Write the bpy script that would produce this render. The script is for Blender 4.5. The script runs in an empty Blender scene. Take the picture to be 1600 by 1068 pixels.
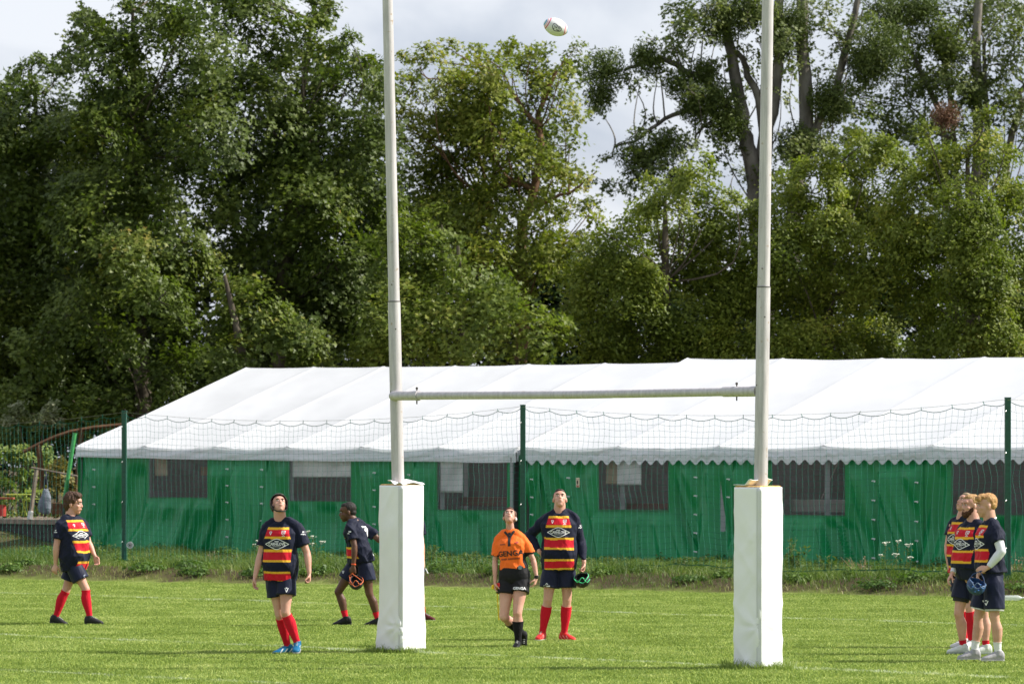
import bpy, bmesh, math, random
import numpy as np
from mathutils import Vector, Matrix
from mathutils.bvhtree import BVHTree

sc = bpy.context.scene
C = sc.collection
F = 6760.0          # focal length in photo pixels
HC = 2.2            # camera height
HY = 725.0          # horizon row
R = math.radians

# ---------------------------------------------------------------- camera
cam = bpy.data.cameras.new('camera')
camo = bpy.data.objects.new('camera', cam); C.objects.link(camo)
cam.sensor_width = 36; cam.lens = F / 1600 * 36
cam.shift_y = (HY - 534) / 1600
camo.location = (0, 0, HC); camo.rotation_euler = (R(90), 0, 0)
cam.clip_start = 1; cam.clip_end = 3000
cam.dof.use_dof = True; cam.dof.focus_distance = 51; cam.dof.aperture_fstop = 6.3
sc.camera = camo

# ---------------------------------------------------------------- sky and sun
SUN_AZ = R(88)      # clockwise from +Y
SUN_EL = R(41)
w = bpy.data.worlds.new('World'); sc.world = w; w.use_nodes = True
nt = w.node_tree; nt.nodes.clear()
N = nt.nodes.new; L = nt.links.new
out = N('ShaderNodeOutputWorld'); bg = N('ShaderNodeBackground'); bg.inputs[1].default_value = 0.1
sky = N('ShaderNodeTexSky'); sky.sky_type = 'NISHITA'; sky.sun_disc = False
sky.sun_elevation = SUN_EL; sky.sun_rotation = SUN_AZ; sky.air_density = 1.2; sky.dust_density = 1.5
tc = N('ShaderNodeTexCoord'); mp = N('ShaderNodeMapping'); mp.inputs['Scale'].default_value = (1, 1, 2.2)
nz = N('ShaderNodeTexNoise'); nz.inputs['Scale'].default_value = 9; nz.inputs['Detail'].default_value = 6
nz.inputs['Roughness'].default_value = 0.5; nz.inputs['Distortion'].default_value = 0.4
mp.inputs['Location'].default_value = (0.35, 0.1, 0.05)
L(tc.outputs['Generated'], mp.inputs[0]); L(mp.outputs[0], nz.inputs[0])
cr = N('ShaderNodeValToRGB')
e = cr.color_ramp.elements
e[0].position = 0.40; e[0].color = (3.3, 3.7, 4.55, 1)
e[1].position = 0.60; e[1].color = (5.9, 6.1, 6.6, 1)
L(nz.outputs[0], cr.inputs[0])
mx = N('ShaderNodeMixRGB'); mx.inputs[0].default_value = 0.88
L(sky.outputs[0], mx.inputs[1]); L(cr.outputs[0], mx.inputs[2])
L(mx.outputs[0], bg.inputs[0]); L(bg.outputs[0], out.inputs[0])

sl = bpy.data.lights.new('sun', 'SUN'); sl.energy = 5.0; sl.angle = R(0.6); sl.color = (1, 0.95, 0.86)
so = bpy.data.objects.new('sun', sl); C.objects.link(so)
sd = Vector((math.sin(SUN_AZ) * math.cos(SUN_EL), math.cos(SUN_AZ) * math.cos(SUN_EL), math.sin(SUN_EL)))
so.rotation_euler = sd.to_track_quat('Z', 'Y').to_euler(); so.location = sd * 60

vs = sc.view_settings
sc.display_settings.display_device = 'sRGB'
vs.view_transform = 'Standard'; vs.look = 'None'; vs.exposure = 0.65; vs.gamma = 1; vs.use_curve_mapping = False

# ---------------------------------------------------------------- helpers
def P(px, py, Y, dx=0):
    return Vector(((px - 800) / F * Y + dx, Y, HC - (py - HY) / F * Y))
def G(px, py):
    Y = F * HC / (py - HY)
    return Vector(((px - 800) / F * Y, Y, 0))
def _h(i, j, k, seed):
    n = (i * 374761393 + j * 668265263 + k * 2147483647 + seed * 1274126177) & 0xffffffff
    n = ((n ^ (n >> 13)) * 1274126177) & 0xffffffff
    n = n ^ (n >> 16)
    return (n & 0xffff) / 65535.0
def vn(x, y=0., z=0., seed=0):
    """value noise, vectorised, 0..1"""
    x, y, z = np.broadcast_arrays(np.asarray(x, float), np.asarray(y, float), np.asarray(z, float))
    i = np.floor(x).astype(np.int64); j = np.floor(y).astype(np.int64); k = np.floor(z).astype(np.int64)
    fx = x - i; fy = y - j; fz = z - k
    fx = fx * fx * (3 - 2 * fx); fy = fy * fy * (3 - 2 * fy); fz = fz * fz * (3 - 2 * fz)
    r = 0
    for a in (0, 1):
        for b in (0, 1):
            for c in (0, 1):
                wgt = (fx if a else 1 - fx) * (fy if b else 1 - fy) * (fz if c else 1 - fz)
                r = r + wgt * _h(i + a, j + b, k + c, seed)
    return r
def fbm(x, y=0., z=0., seed=0, o=3):
    r = 0; a = 1; t = 0
    for q in range(o):
        r = r + a * vn(np.asarray(x) * 2 ** q, np.asarray(y) * 2 ** q, np.asarray(z) * 2 ** q, seed + q); t += a; a *= .5
    return r / t
def sstep(a, b, x):
    t = np.clip((x - a) / (b - a), 0, 1); return t * t * (3 - 2 * t)

def tag(o, label=None, cat=None, group=None, kind=None):
    if label: o['label'] = label
    if cat: o['category'] = cat
    if group: o['group'] = group
    if kind: o['kind'] = kind
    return o
def empty(name, loc, label=None, cat=None, group=None, rz=0):
    o = bpy.data.objects.new(name, None); C.objects.link(o); o.location = loc; o.rotation_euler.z = rz
    o.empty_display_size = .3
    return tag(o, label, cat, group)
def link(name, me, mat=None, parent=None, smooth=True, loc=None):
    """loc = world position of the mesh origin is always 0 here; parent offset is undone"""
    o = bpy.data.objects.new(name, me); C.objects.link(o)
    if mat is not None:
        for m in (mat if isinstance(mat, (list, tuple)) else [mat]): me.materials.append(m)
    if smooth and len(me.polygons):
        me.polygons.foreach_set('use_smooth', np.ones(len(me.polygons), bool))
        if len(me.polygons) < 6000: me.set_sharp_from_angle(angle=R(50))
    if parent is not None: o.parent = parent
    if loc is not None: o.location = loc
    return o
def np_mesh(name, V, nf, k, idx=None):
    """mesh of nf faces with k corners each"""
    me = bpy.data.meshes.new(name)
    V = np.ascontiguousarray(V, dtype=np.float32)
    me.vertices.add(len(V)); me.vertices.foreach_set('co', V.ravel())
    me.loops.add(nf * k); me.polygons.add(nf)
    if idx is None: idx = np.arange(nf * k)
    me.loops.foreach_set('vertex_index', np.ascontiguousarray(idx, dtype=np.int32).ravel())
    me.polygons.foreach_set('loop_start', np.arange(0, nf * k, k, dtype=np.int32))
    me.update(calc_edges=True)
    return me
def grid_mesh(name, V, keep=None, origin=(0, 0, 0)):
    """V: (nu, nv, 3) array -> quad sheet"""
    nu, nv, _ = V.shape
    ii, jj = np.meshgrid(np.arange(nu - 1), np.arange(nv - 1), indexing='ij')
    if keep is not None: ii = ii[keep]; jj = jj[keep]
    ii = ii.ravel(); jj = jj.ravel()
    a = ii * nv + jj
    idx = np.stack([a, a + nv, a + nv + 1, a + 1], 1)
    return np_mesh(name, V.reshape(-1, 3) - np.array(origin), len(a), 4, idx)
class MB:
    def __init__(s): s.v = []; s.f = []
    def add(s, V, Fc):
        n = len(s.v); s.v += [tuple(p) for p in V]; s.f += [tuple(i + n for i in f) for f in Fc]; return s
    def box(s, c, size, rot=None, bev=0):
        c = Vector(c); hx, hy, hz = [q / 2 for q in size]
        V = []
        for x in (-hx, hx):
            for y in (-hy, hy):
                for z in (-hz, hz):
                    p = Vector((x, y, z)); p = rot @ p if rot is not None else p
                    V.append(c + p)
        return s.add(V, [(0, 1, 3, 2), (4, 6, 7, 5), (0, 4, 5, 1), (2, 3, 7, 6), (0, 2, 6, 4), (1, 5, 7, 3)])
    def tube(s, pts, rad, n=8, cap=True):
        pts = [Vector(p) for p in pts]; m = len(pts)
        if not hasattr(rad, '__len__'): rad = [rad] * m
        up = None; rings = []
        V = []; Fc = []
        for i, p in enumerate(pts):
            d = (pts[min(i + 1, m - 1)] - pts[max(i - 1, 0)]).normalized()
            if up is None:
                up = Vector((0, 0, 1)) if abs(d.z) < .9 else Vector((1, 0, 0))
            a = d.cross(up).normalized(); b = a.cross(d).normalized(); up = b
            for k in range(n):
                t = 2 * math.pi * k / n
                V.append(p + (a * math.cos(t) + b * math.sin(t)) * rad[i])
        for i in range(m - 1):
            for k in range(n):
                Fc.append((i * n + k, i * n + (k + 1) % n, (i + 1) * n + (k + 1) % n, (i + 1) * n + k))
        if cap:
            Fc.append(tuple(range(n))[::-1]); Fc.append(tuple((m - 1) * n + k for k in range(n)))
        return s.add(V, Fc)
    def ell(s, c, r, rot=None, nu=14, nv=9):
        c = Vector(c)
        if not hasattr(r, '__len__'): r = (r, r, r)
        V = []; Fc = []
        for j in range(nv + 1):
            ph = math.pi * j / nv
            for i in range(nu):
                th = 2 * math.pi * i / nu
                p = Vector((math.sin(ph) * math.cos(th) * r[0], math.sin(ph) * math.sin(th) * r[1], math.cos(ph) * r[2]))
                V.append(c + (rot @ p if rot is not None else p))
        for j in range(nv):
            for i in range(nu):
                q = (j * nu + i, (j + 1) * nu + i, (j + 1) * nu + (i + 1) % nu, j * nu + (i + 1) % nu)
                Fc.append(q)
        return s.add(V, Fc)
    def loft(s, rings, cap=True):
        n = len(rings[0]); m = len(rings)
        V = [p for r_ in rings for p in r_]; Fc = []
        for i in range(m - 1):
            for k in range(n):
                Fc.append((i * n + k, i * n + (k + 1) % n, (i + 1) * n + (k + 1) % n, (i + 1) * n + k))
        if cap:
            Fc.append(tuple(range(n))[::-1]); Fc.append(tuple((m - 1) * n + k for k in range(n)))
        return s.add(V, Fc)
    def mesh(s, name='m', fix=True, weld=0, bev=0, org=None):
        me = bpy.data.meshes.new(name)
        V = s.v if org is None else [(a - org[0], b - org[1], c - org[2]) for a, b, c in s.v]
        me.from_pydata(V, [], s.f); me.update()
        bm = bmesh.new(); bm.from_mesh(me)
        bmesh.ops.remove_doubles(bm, verts=bm.verts, dist=weld or 1e-6)
        if fix: bmesh.ops.recalc_face_normals(bm, faces=bm.faces)
        if bev:
            bmesh.ops.bevel(bm, geom=[e_ for e_ in bm.edges if len(e_.link_faces) == 2 and e_.calc_face_angle(0) > .5],
                            offset=bev, segments=2, affect='EDGES', profile=.5)
        bm.to_mesh(me); bm.free()
        return me
    def obj(s, name, mat, parent=None, smooth=False, bev=0, org=None):
        """mesh object; origin at org (world); parented objects keep world placement when org is the parent's location"""
        o = link(name, s.mesh(name, bev=bev, org=org), mat, parent, smooth)
        if parent is None and org is not None: o.location = org
        return o

# ---------------------------------------------------------------- materials
_M = {}
def setramp(E, cols):
    E[0].position = cols[0][0]; E[0].color = (*cols[0][1], 1); E[1].position = cols[-1][0]; E[1].color = (*cols[-1][1], 1)
    for p, c in cols[1:-1]: E.new(p).color = (*c, 1)
def nodes(name):
    m = bpy.data.materials.new(name); m.use_nodes = True
    t = m.node_tree; b = t.nodes['Principled BSDF']
    return m, t, b
def pm(name, col, rough=.6, spec=.4, metal=0, var=.0, vscale=6., col2=None, bump=0., bscale=20., sheen=0., bdist=.01, stretch=None, trans=None):
    if name in _M: return _M[name]
    m, t, b = nodes(name); nn = t.nodes.new; lk = t.links.new
    b.inputs['Roughness'].default_value = rough
    b.inputs['Specular IOR Level'].default_value = spec
    b.inputs['Metallic'].default_value = metal
    if sheen: b.inputs['Sheen Weight'].default_value = sheen
    b.inputs['Base Color'].default_value = (*col, 1)
    tcn = nn('ShaderNodeTexCoord'); mpn = nn('ShaderNodeMapping')
    lk(tcn.outputs['Object'], mpn.inputs[0])
    if stretch: mpn.inputs['Scale'].default_value = stretch
    if var or col2:
        n1 = nn('ShaderNodeTexNoise'); n1.inputs['Scale'].default_value = vscale; n1.inputs['Detail'].default_value = 5
        lk(mpn.outputs[0], n1.inputs[0])
        rp = nn('ShaderNodeValToRGB')
        c2 = col2 or tuple(min(1, c * (1 + var)) for c in col)
        c1 = col if col2 else tuple(c * (1 - var) for c in col)
        rp.color_ramp.elements[0].position = .35; rp.color_ramp.elements[0].color = (*c1, 1)
        rp.color_ramp.elements[1].position = .65; rp.color_ramp.elements[1].color = (*c2, 1)
        lk(n1.outputs[0], rp.inputs[0]); lk(rp.outputs[0], b.inputs['Base Color'])
    if bump:
        n2 = nn('ShaderNodeTexNoise'); n2.inputs['Scale'].default_value = bscale; n2.inputs['Detail'].default_value = 4
        lk(mpn.outputs[0], n2.inputs[0])
        bp = nn('ShaderNodeBump'); bp.inputs['Strength'].default_value = bump; bp.inputs['Distance'].default_value = bdist
        lk(n2.outputs[0], bp.inputs['Height']); lk(bp.outputs[0], b.inputs['Normal'])
    if trans:   # thin translucent sheet
        tr = nn('ShaderNodeBsdfTranslucent'); tr.inputs[0].default_value = (*trans[1], 1)
        ms = nn('ShaderNodeMixShader'); ms.inputs[0].default_value = trans[0]
        lk(b.outputs[0], ms.inputs[1]); lk(tr.outputs[0], ms.inputs[2])
        lk(ms.outputs[0], t.nodes['Material Output'].inputs[0])
    _M[name] = m
    return m

# frame of the fence and the tent
U = np.array([.755, -.656]); NV = np.array([.656, .755])
# frame of the goal line
GU = np.array([.725, -.689]); GN_ = np.array([.689, .725])
PL = np.array([-1.292, 50.65]); PR = np.array([2.645, 46.5])

# ---------------------------------------------------------------- terrain
def height(x, y):
    u = x * U[0] + y * U[1]; v = x * NV[0] + y * NV[1]
    edge = 55.9 + (u + 61.6) * .144 + (vn(u * .5, 3.3) - .5) * .5
    d = v - edge
    h = .25 * sstep(-.1, 1.2, d) * (.75 + .5 * vn(u * .8, v * .6, seed=4)) - .17 * sstep(1.6, 5, d)
    h = h + .62 * sstep(-74, -82, u) * sstep(60, 72, v)
    h = h + .03 * sstep(0, 1, d) * (vn(u * 3, v * 3) - .5)
    return h, d
def field_nodes(t, ground):
    """shared colour logic: grass colour by world position, painted lines"""
    nn = t.nodes.new; lk = t.links.new
    geo = nn('ShaderNodeNewGeometry')
    n1 = nn('ShaderNodeTexNoise'); n1.inputs['Scale'].default_value = .8; n1.inputs['Detail'].default_value = 6; n1.inputs['Roughness'].default_value = .65
    lk(geo.outputs['Position'], n1.inputs[0])
    rp = nn('ShaderNodeValToRGB'); E = rp.color_ramp.elements
    E[0].position = .32; E[0].color = GRASS[0]; E[1].position = .68; E[1].color = GRASS[2]
    E.new(.5).color = GRASS[1]
    lk(n1.outputs[0], rp.inputs[0])
    col = rp.outputs[0]
    sep = nn('ShaderNodeVectorMath'); sep.operation = 'DOT_PRODUCT'; sep.inputs[1].default_value = (GN_[0], GN_[1], 0)
    lk(geo.outputs['Position'], sep.inputs[0])
    n3 = nn('ShaderNodeTexNoise'); n3.inputs['Scale'].default_value = 2.2; n3.inputs['Detail'].default_value = 5; n3.inputs['Roughness'].default_value = .7
    lk(geo.outputs['Position'], n3.inputs[0])
    total = None
    for (v0, half, k) in ((float(PL @ GN_), .07, .68), (float(PL @ GN_) + 11.6, .09, .62), (float(PL @ GN_) - 6.1, .07, .45)):
        a = nn('ShaderNodeMath'); a.operation = 'SUBTRACT'; lk(sep.outputs['Value'], a.inputs[0]); a.inputs[1].default_value = v0
        b_ = nn('ShaderNodeMath'); b_.operation = 'ABSOLUTE'; lk(a.outputs[0], b_.inputs[0])
        c = nn('ShaderNodeMapRange'); c.inputs[1].default_value = half + .04; c.inputs[2].default_value = half - .03
        c.inputs[3].default_value = 0; c.inputs[4].default_value = k
        lk(b_.outputs[0], c.inputs[0])
        if total is None: total = c.outputs[0]
        else:
            mm = nn('ShaderNodeMath'); mm.operation = 'MAXIMUM'; lk(total, mm.inputs[0]); lk(c.outputs[0], mm.inputs[1]); total = mm.outputs[0]
    pr = nn('ShaderNodeMapRange'); pr.inputs[1].default_value = .40; pr.inputs[2].default_value = .62; lk(n3.outputs[0], pr.inputs[0])
    mu = nn('ShaderNodeMath'); mu.operation = 'MULTIPLY'; lk(total, mu.inputs[0]); lk(pr.outputs[0], mu.inputs[1])
    mix = nn('ShaderNodeMixRGB'); mix.inputs[2].default_value = (.80, .84, .68, 1)
    lk(mu.outputs[0], mix.inputs[0])
    return geo, col, mix
GRASS = [(.205, .285, .050, 1), (.270, .36, .075, 1), (.39, .465, .14, 1)]
gm, t, b = nodes('ground_soil_and_turf')
geo, col, mix = field_nodes(t, True)
t.links.new(col, mix.inputs[1])
dn = t.nodes.new('ShaderNodeAttribute'); dn.attribute_name = 'bank'
soil = t.nodes.new('ShaderNodeMixRGB'); soil.inputs[2].default_value = (.11, .085, .05, 1)
t.links.new(dn.outputs['Fac'], soil.inputs[0]); t.links.new(mix.outputs[0], soil.inputs[1])
dk = t.nodes.new('ShaderNodeMixRGB'); dk.blend_type = 'MULTIPLY'; dk.inputs[0].default_value = 1; dk.inputs[2].default_value = (.6, .6, .55, 1)
t.links.new(soil.outputs[0], dk.inputs[1]); t.links.new(dk.outputs[0], b.inputs['Base Color']); b.inputs['Roughness'].default_value = .95
b.inputs['Specular IOR Level'].default_value = .1

# one ground sheet: dense in the middle, reaching the horizon
xs = np.concatenate([[-1500, -600, -250, -120, -60, -35], np.arange(-24, 24.01, .4), [35, 60, 120, 250, 600, 1500]])
ys = np.concatenate([[-300, -50, 10, 25, 36], np.arange(40, 120.01, .4), [130, 150, 200, 300, 600, 1200, 2500]])
XX, YY = np.meshgrid(xs, ys, indexing='ij'); ZZ, DD = height(XX, YY)
gme = grid_mesh('ground', np.stack([XX, YY, ZZ], 2))
at = gme.attributes.new('bank', 'FLOAT', 'POINT'); at.data.foreach_set('value', sstep(-.1, .3, DD + .5 * vn(XX * 2, YY * 2) - .25).ravel().astype(np.float32))
go = link('ground', gme, gm); tag(go, kind='structure')

# ---------------------------------------------------------------- mown turf (instanced patch, one object)
rng = np.random.default_rng(7)
def blades(n, pos, h, wd, lean, rng, seg=1, curl=.5):
    """n blades as 2-quad-free tapered strips: seg=1 -> triangle; seg=2 -> quad+tri folded into 2 quads"""
    az = rng.uniform(0, 2 * np.pi, n); fx = np.cos(az); fy = np.sin(az)
    la = rng.uniform(0, 2 * np.pi, n); ll = lean * h * rng.uniform(.2, 1.3, n)
    tipx = np.cos(la) * ll; tipy = np.sin(la) * ll
    b0 = np.stack([pos[:, 0] - fx * wd / 2, pos[:, 1] - fy * wd / 2, pos[:, 2]], 1)
    b1 = np.stack([pos[:, 0] + fx * wd / 2, pos[:, 1] + fy * wd / 2, pos[:, 2]], 1)
    mz = h * .6
    m0 = np.stack([pos[:, 0] - fx * wd * .4 + tipx * .35, pos[:, 1] - fy * wd * .4 + tipy * .35, pos[:, 2] + mz], 1)
    m1 = np.stack([pos[:, 0] + fx * wd * .4 + tipx * .35, pos[:, 1] + fy * wd * .4 + tipy * .35, pos[:, 2] + mz], 1)
    t0 = np.stack([pos[:, 0] - fx * wd * .08 + tipx, pos[:, 1] - fy * wd * .08 + tipy, pos[:, 2] + h * (1 - .15 * lean)], 1)
    t1 = np.stack([pos[:, 0] + fx * wd * .08 + tipx, pos[:, 1] + fy * wd * .08 + tipy, pos[:, 2] + h * (1 - .15 * lean)], 1)
    V = np.stack([b0, b1, m0, m1, t0, t1], 1).reshape(-1, 3)
    q = np.arange(n)[:, None] * 6
    idx = np.stack([q + 0, q + 1, q + 3, q + 2, q + 2, q + 3, q + 5, q + 4], 2).reshape(-1, 4)
    return V, idx
nb = 2300
bp_ = np.zeros((nb, 3)); bp_[:, :2] = rng.uniform(-.56, .56, (nb, 2))
clump = fbm(bp_[:, 0] * 5, bp_[:, 1] * 5, seed=3)
V, idx = blades(nb, bp_, (.014 + .022 * clump) * rng.uniform(.6, 1.3, nb), rng.uniform(.004, .009, nb), .8, rng)
tiles = []
yy = 41.5
for ix in np.arange(-14, 14.01, 1.0):
    for iy in np.arange(41, 92.01, 1.0):
        if abs(ix) > iy * .1184 + 1.2: continue
        hgt, d = height(np.array([ix]), np.array([iy]))
        if d[0] > .3: continue
        tiles.append((ix, iy, 0))
tiles = np.array(tiles)
Vall = np.concatenate([V, tiles])
me = np_mesh('turf', Vall, len(idx), 4, idx)
a = me.attributes.new('is_pt', 'BOOLEAN', 'POINT'); a.data.foreach_set('value', np.arange(len(Vall)) >= len(V))
a = me.attributes.new('tint', 'FLOAT', 'POINT'); tv = np.zeros(len(Vall), np.float32); tv[:len(V)] = np.repeat(rng.uniform(0, 1, nb), 6); a.data.foreach_set('value', tv)
tm, t, b = nodes('turf_blades')
geo, col, mix = field_nodes(t, False)
ta = t.nodes.new('ShaderNodeAttribute'); ta.attribute_name = 'tint'
hs = t.nodes.new('ShaderNodeValToRGB'); E = hs.color_ramp.elements
E[0].position = 0; E[0].color = (.45, .58, .40, 1); E[1].position = 1; E[1].color = (2.4, 2.0, 3.2, 1)
E.new(.55).color = (1, 1, 1, 1); E.new(.93).color = (1.45, 1.3, 1.3, 1)
t.links.new(ta.outputs['Fac'], hs.inputs[0])
mm = t.nodes.new('ShaderNodeMixRGB'); mm.blend_type = 'MULTIPLY'; mm.inputs[0].default_value = 1
t.links.new(col, mm.inputs[1]); t.links.new(hs.outputs[0], mm.inputs[2]); t.links.new(mm.outputs[0], mix.inputs[1])
t.links.new(mix.outputs[0], b.inputs['Base Color']); b.inputs['Roughness'].default_value = .6; b.inputs['Specular IOR Level'].default_value = .25
tr = t.nodes.new('ShaderNodeBsdfTranslucent'); t.links.new(mix.outputs[0], tr.inputs[0])
ms = t.nodes.new('ShaderNodeMixShader'); ms.inputs[0].default_value = .35
t.links.new(b.outputs[0], ms.inputs[1]); t.links.new(tr.outputs[0], ms.inputs[2]); t.links.new(ms.outputs[0], t.nodes['Material Output'].inputs[0])
turf = link('mown_grass', me, tm, smooth=False)
tag(turf, 'short mown bright green grass of the rugby pitch', 'grass', kind='stuff')
ng = bpy.data.node_groups.new('turf_spread', 'GeometryNodeTree')
ng.interface.new_socket('Geometry', in_out='INPUT', socket_type='NodeSocketGeometry')
ng.interface.new_socket('Geometry', in_out='OUTPUT', socket_type='NodeSocketGeometry')
gi = ng.nodes.new('NodeGroupInput'); g_o = ng.nodes.new('NodeGroupOutput')
na = ng.nodes.new('GeometryNodeInputNamedAttribute'); na.data_type = 'BOOLEAN'; na.inputs['Name'].default_value = 'is_pt'
sp = ng.nodes.new('GeometryNodeSeparateGeometry'); ip = ng.nodes.new('GeometryNodeInstanceOnPoints')
rv = ng.nodes.new('FunctionNodeRandomValue'); rv.data_type = 'FLOAT_VECTOR'; rv.inputs[0].default_value = (0, 0, 0); rv.inputs[1].default_value = (0, 0, 6.283)
rs = ng.nodes.new('FunctionNodeRandomValue'); rs.data_type = 'FLOAT_VECTOR'; rs.inputs[0].default_value = (1.2, 1.2, .75); rs.inputs[1].default_value = (1.3, 1.3, 1.3)
ng.links.new(gi.outputs[0], sp.inputs[0]); ng.links.new(na.outputs[0], sp.inputs[1])
ng.links.new(sp.outputs[0], ip.inputs['Points']); ng.links.new(sp.outputs[1], ip.inputs['Instance'])
ng.links.new(rv.outputs[0], ip.inputs['Rotation']); ng.links.new(rs.outputs[0], ip.inputs['Scale']); ng.links.new(ip.outputs[0], g_o.inputs[0])
md = turf.modifiers.new('spread', 'NODES'); md.node_group = ng

# ---------------------------------------------------------------- rough grass on the bank
def leafmat(name, cols, trans=.35, rough=.5, spec=.3, big=.25, warm=(1, 1, 1)):
    """cols: ramp by per-leaf tint attribute; low-frequency world noise shifts it"""
    if name in _M: return _M[name]
    m, t, b = nodes(name)
    ta = t.nodes.new('ShaderNodeAttribute'); ta.attribute_name = 'tint'
    geo = t.nodes.new('ShaderNodeNewGeometry')
    n1 = t.nodes.new('ShaderNodeTexNoise'); n1.inputs['Scale'].default_value = big; n1.inputs['Detail'].default_value = 3
    t.links.new(geo.outputs['Position'], n1.inputs[0])
    mr = t.nodes.new('ShaderNodeMapRange'); mr.inputs[1].default_value = .3; mr.inputs[2].default_value = .7; mr.inputs[3].default_value = -.16; mr.inputs[4].default_value = .16
    t.links.new(n1.outputs[0], mr.inputs[0])
    ad = t.nodes.new('ShaderNodeMath'); ad.operation = 'ADD'; t.links.new(ta.outputs['Fac'], ad.inputs[0]); t.links.new(mr.outputs[0], ad.inputs[1])
    rp = t.nodes.new('ShaderNodeValToRGB'); E = rp.color_ramp.elements
    setramp(E, [(p, (c[0] * warm[0], c[1] * warm[1], c[2] * warm[2])) for p, c in cols])
    t.links.new(ad.outputs[0], rp.inputs[0])
    t.links.new(rp.outputs[0], b.inputs['Base Color']); b.inputs['Roughness'].default_value = rough; b.inputs['Specular IOR Level'].default_value = spec
    tr = t.nodes.new('ShaderNodeBsdfTranslucent')
    br = t.nodes.new('ShaderNodeMixRGB'); br.blend_type = 'MULTIPLY'; br.inputs[0].default_value = 1; br.inputs[2].default_value = (1.1, 1.25, .6, 1)
    t.links.new(rp.outputs[0], br.inputs[1]); t.links.new(br.outputs[0], tr.inputs[0])
    ms = t.nodes.new('ShaderNodeMixShader'); ms.inputs[0].default_value = trans
    t.links.new(b.outputs[0], ms.inputs[1]); t.links.new(tr.outputs[0], ms.inputs[2]); t.links.new(ms.outputs[0], t.nodes['Material Output'].inputs[0])
    _M[name] = m
    return m
n0 = 520000
y_ = rng.uniform(66, 118, n0); x_ = rng.uniform(-1, 1, n0) * (y_ * .122 + .5)
hz, d = height(x_, y_)
u_ = x_ * U[0] + y_ * U[1]; v_ = x_ * NV[0] + y_ * NV[1]
dens = sstep(-.15, .5, d) * (.35 + .65 * fbm(u_ * 1.1, v_ * 1.1, seed=9))
ok = (rng.uniform(0, 1, n0) < dens) & ~((v_ > 70.7) & (u_ > -74.9))
x_, y_, hz, d, u_, v_ = [q[ok] for q in (x_, y_, hz, d, u_, v_)]
lawn = sstep(-72, -76, u_) * sstep(60.5, 62.5, v_)
cl = fbm(u_ * .9, v_ * .9, seed=21); n1 = len(x_)
hh = (.05 + .45 * np.clip(cl - .3, 0, 1) * sstep(.1, 1.8, d) + .04) * rng.uniform(.4, 1.4, n1) * (1 - .72 * lawn)
V, idx = blades(n1, np.stack([x_, y_, hz - .01], 1), hh, rng.uniform(.006, .014, n1), .9, rng)
me = np_mesh('rough_grass', V, len(idx), 4, idx)
dry = np.clip(vn(u_ * .35, v_ * .8, seed=33) * 1.2 - .2 + .5 * sstep(1.0, -.1, d) - .5 * lawn, 0, 1)
tv = np.clip(rng.normal(.24, .13, n1) + .30 * dry * sstep(.25, .75, vn(u_ * .9, v_ * 1.4, seed=71)) + .10 * sstep(1.2, 0, d) + .2 * lawn, 0, 1)  # lawn tint raised: its partly sunlit look is put into the blade colour
a = me.attributes.new('tint', 'FLOAT', 'POINT'); a.data.foreach_set('value', np.repeat(tv, 6).astype(np.float32))
rgm = leafmat('rough_grass_blades', [(0, (.045, .085, .018)), (.3, (.10, .165, .030)), (.55, (.18, .24, .055)), (.8, (.29, .28, .11)), (1, (.42, .36, .2))], big=.6)
tag(link('rough_grass', me, rgm, smooth=False), 'long unmown grass and dry stalks along the bank under the net fence', 'grass', kind='stuff')

# broad-leaved ground weeds in low mounds
nm = 800; rg = np.random.default_rng(5); LC = []; LT = []; LS = []; LN = []
for k in range(nm):
    Yk = rg.uniform(68, 100); xk = rg.uniform(-1, 1) * (Yk * .12 + .3); hz_, dk_ = height(np.array([xk]), np.array([Yk])); vk = xk * NV[0] + Yk * NV[1]; uk = xk * U[0] + Yk * U[1]
    if dk_[0] < .5 or (vk > 70.5) or (uk < -75): continue
    far = float(sstep(3, 9, dk_[0])); r_ = rg.uniform(.15, .45); hk_ = rg.uniform(.06, .20) + far * rg.uniform(.0, .28) ** 1.5; n_ = int(240 * r_ / .3)
    d_ = rg.normal(size=(n_, 3)); d_ /= np.linalg.norm(d_, axis=1, keepdims=True); d_[:, 2] = np.abs(d_[:, 2])
    rr_ = rg.uniform(.4, 1.05, n_)[:, None]
    LC.append(np.array([xk, Yk, hz_[0]]) + d_ * rr_ * np.array([r_, r_, hk_])); LN.append(d_ + [0, 0, .7] + rg.normal(size=(n_, 3)) * .5); LS.append(rg.uniform(.03, .085, n_)); LT.append(np.clip(rg.normal(rg.uniform(.25, .6), .12, n_), 0, 1))
def leaf6(c, nrm, size, wr, fold, rg):
    n = len(c); nrm = nrm / np.linalg.norm(nrm, axis=1, keepdims=True); r_ = rg.normal(size=(n, 3)); a_ = r_ - nrm * np.sum(r_ * nrm, 1, keepdims=True); a_ /= np.linalg.norm(a_, axis=1, keepdims=True); b_ = np.cross(nrm, a_); s = size[:, None]
    lx = np.array([0, -.5, -.36, 0, .36, .5]) * wr; ly = np.array([-.45, -.15, .35, .6, .35, -.15]); lz = np.array([0, fold, fold * .7, 0, fold * .7, fold])
    V = c[:, None] + s[:, None] * (b_[:, None] * lx[None, :, None] + a_[:, None] * ly[None, :, None] + nrm[:, None] * lz[None, :, None]); q = np.arange(n)[:, None] * 6
    return V.reshape(-1, 3), np.stack([q + 0, q + 3, q + 2, q + 1, q + 0, q + 5, q + 4, q + 3], 2).reshape(-1, 4)
V, idx = leaf6(np.concatenate(LC), np.concatenate(LN), np.concatenate(LS), .7, .12, rg)
me = np_mesh('ground_weeds', V, len(idx), 4, idx)
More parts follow.
